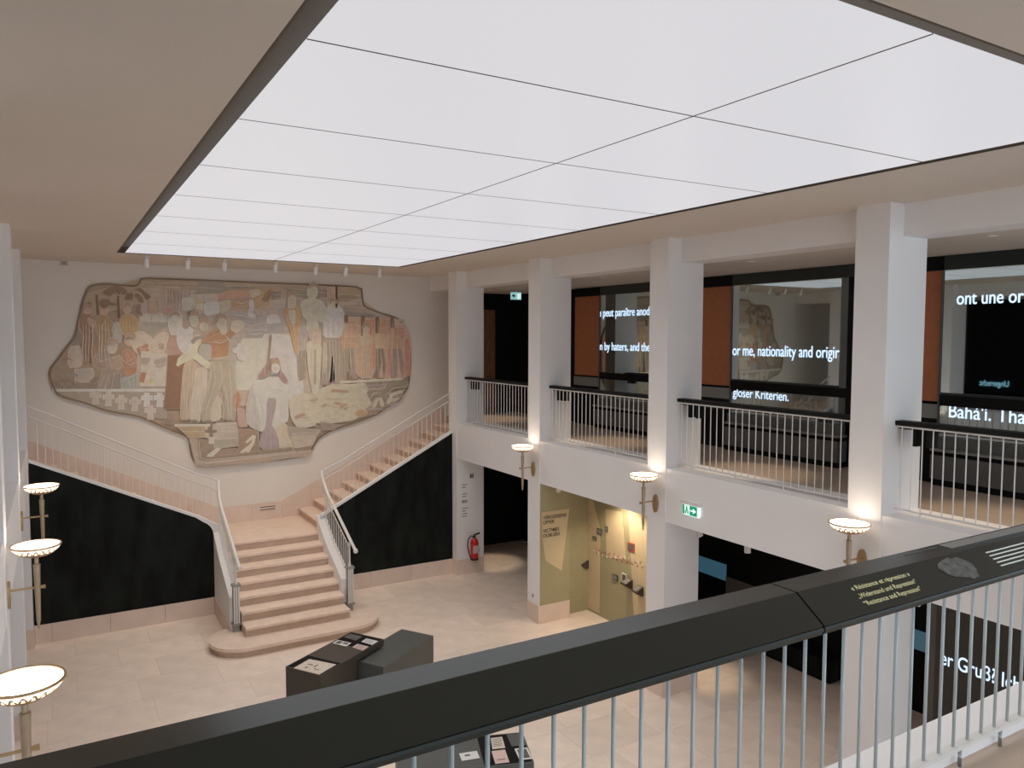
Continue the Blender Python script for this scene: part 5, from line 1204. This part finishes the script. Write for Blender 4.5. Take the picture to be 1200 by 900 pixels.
for z, w in ((2.12, 0.14), (2.06, 0.10), (1.90, 0.13), (1.84, 0.11), (1.56, 0.15), (1.50, 0.10), (1.43, 0.14), (1.37, 0.12)): m.box(8.09, 8.09+w, YP[0]-0.002, YP[0], z, z+0.022)
m.build('text_line', M['ink_grey'], ws)
so = thing('wall_socket', (8.2, YP[1]+0.0, 0.5), 'small white socket plate low on the second right pillar', 'socket')
MB().box(XR-0.006, XR, YP[1]+0.16, YP[1]+0.26, 0.46, 0.56).build('plate', M['white_metal'], so)
MB().box(XR-0.008, XR-0.006, YP[1]+0.18, YP[1]+0.24, 0.48, 0.54).build('insert', M['ink_grey'], so)
se = thing('alarm_box', (0.2, YB, 7.0), 'small grey box high on the back wall at the left', 'sensor')
MB().box(0.13, 0.27, YB-0.06, YB, 7.0, 7.085).build('housing', M['bowl_grey'], se)
MB().box(0.17, 0.23, YB-0.065, YB-0.06, 7.02, 7.06).build('lens', M['ink_grey'], se)

# ------------------------------------------------------------------ display cases on the hall floor
def oriented(o, u): o.rotation_euler = (0, 0, math.atan2(u[1], u[0])); return o
UA = Vector((0.845, 0.533)).normalized()
c1 = thing('display_case', (2.69, 10.83, 0), 'low black display case with a map sheet and cantilevered document slab', 'display case')
oriented(c1, UA)
L_, W_ = 1.45, 0.64
MB().box(0.0, 0.78, -W_, 0, 0, 0.80).build('pedestal', M['case_brown'], c1, local=True)
sl = MB().box(0, L_, -W_, 0, 0.80, 0.90).build('slab', M['case_brown'], c1, local=True)
MB().box(0.02, 0.44, -W_+0.02, -0.02, 0.90, 0.903).box(1.0, L_-0.02, -W_+0.02, -0.02, 0.90, 0.903).build('tray', M['black'], sl, local=True)
c2 = thing('display_case', (2.69, 10.83, 0), 'smooth dark grey block beside the slab with the documents', 'display case')
oriented(c2, UA)
MB().box(0.86, 2.20, -1.07, -0.45, 0.02, 0.77).build('body', M['case_grey'], c2, local=True)
MB().box(0.90, 2.16, -1.03, -0.49, 0.0, 0.02).build('kickboard', M['black'], c2, local=True)
U2 = Vector((0.94, -0.35)).normalized()
org2 = Vector((4.65, 7.57)) - U2*1.5
c3 = thing('display_case', (org2.x, org2.y, 0), 'black display case glimpsed below the foreground handrail', 'display case'); oriented(c3, U2)
MB().box(0.0, 1.5, -0.66, 0, 0.0, 0.80).build('pedestal', M['case_brown'], c3, local=True)
sl3 = MB().box(0, 1.5, -0.66, 0, 0.80, 0.90).build('slab', M['case_grey'], c3, local=True)
MB().box(0.95, 1.48, -0.64, -0.02, 0.90, 0.903).build('tray', M['black'], sl3, local=True)
def paper(pts, mm, lab, ink=None, grp='papers in the display cases'):
    q = [Vector(p) for p in pts]
    c = sum(q, Vector((0, 0)))/4
    t = thing('document', (c.x, c.y, 0.904), lab, 'document', grp)
    MB().hexa([(*p, 0.904) for p in q] + [(*p, 0.907) for p in q]).build('sheet', mm, t)
    if ink:
        def L(a, b): return q[0] + (q[1]-q[0])*a + (q[3]-q[0])*b
        m = MB()
        for a0, a1, b0, b1 in ink:
            m.hexa([(*L(a0, b0), 0.907), (*L(a1, b0), 0.907), (*L(a1, b1), 0.907), (*L(a0, b1), 0.907), (*L(a0, b0), 0.9085), (*L(a1, b0), 0.9085), (*L(a1, b1), 0.9085), (*L(a0, b1), 0.9085)])
        m.build('print', M['photo'], t)
lines = [(0.1, 0.9, 0.15+0.12*i, 0.18+0.12*i) for i in range(6)]
paper([(2.77, 10.71), (3.05, 10.90), (3.33, 10.52), (3.02, 10.32)], M['paper'], 'large yellowish map sheet at the left end of the display case', [(0.2, 0.35, 0.3, 0.36), (0.45, 0.7, 0.5, 0.55), (0.55, 0.62, 0.2, 0.4), (0.3, 0.36, 0.6, 0.8)])
paper([(3.52, 11.30), (3.63, 11.38), (3.77, 11.16), (3.66, 11.07)], M['paper_white'], 'white card with dark picture in the document tray', [(0.15, 0.85, 0.12, 0.45), (0.4, 0.85, 0.55, 0.88)])
paper([(3.75, 11.44), (3.88, 11.52), (4.0, 11.32), (3.86, 11.22)], M['photo'], 'dark photograph at the far corner of the document tray', [(0.3, 0.7, 0.3, 0.7)])
paper([(3.92, 11.13), (4.03, 11.21), (4.15, 11.02), (4.02, 10.93)], M['paper_white'], 'off-white printed page at the right of the document tray', lines)
paper([(3.73, 11.0), (3.84, 11.08), (3.95, 10.89), (3.82, 10.80)], M['paper_pink'], 'pinkish page in the front of the document tray', lines)
paper([(3.78, 7.52), (3.98, 7.47), (3.94, 7.32), (3.74, 7.37)], M['paper_white'], 'crumpled white card in the case under the handrail', [(0.25, 0.55, 0.3, 0.5)])
paper([(4.25, 7.63), (4.38, 7.59), (4.29, 7.36), (4.15, 7.41)], M['paper'], 'beige page in the case under the handrail', lines)
paper([(4.12, 7.38), (4.27, 7.33), (4.18, 7.08), (4.03, 7.13)], M['paper_pink'], 'page with red print in the case under the handrail', [(0.2, 0.8, 0.7, 0.75)])
paper([(4.37, 7.29), (4.51, 7.24), (4.44, 7.01), (4.30, 7.06)], M['paper_white'], 'framed dark picture at the corner of the case under the handrail', [(0.14, 0.86, 0.12, 0.88)])
paper([(4.45, 7.61), (4.61, 7.55), (4.53, 7.29), (4.37, 7.35)], M['case_grey'], 'dark grey tray card at the far corner under the handrail')
bpy.context.view_layer.update()
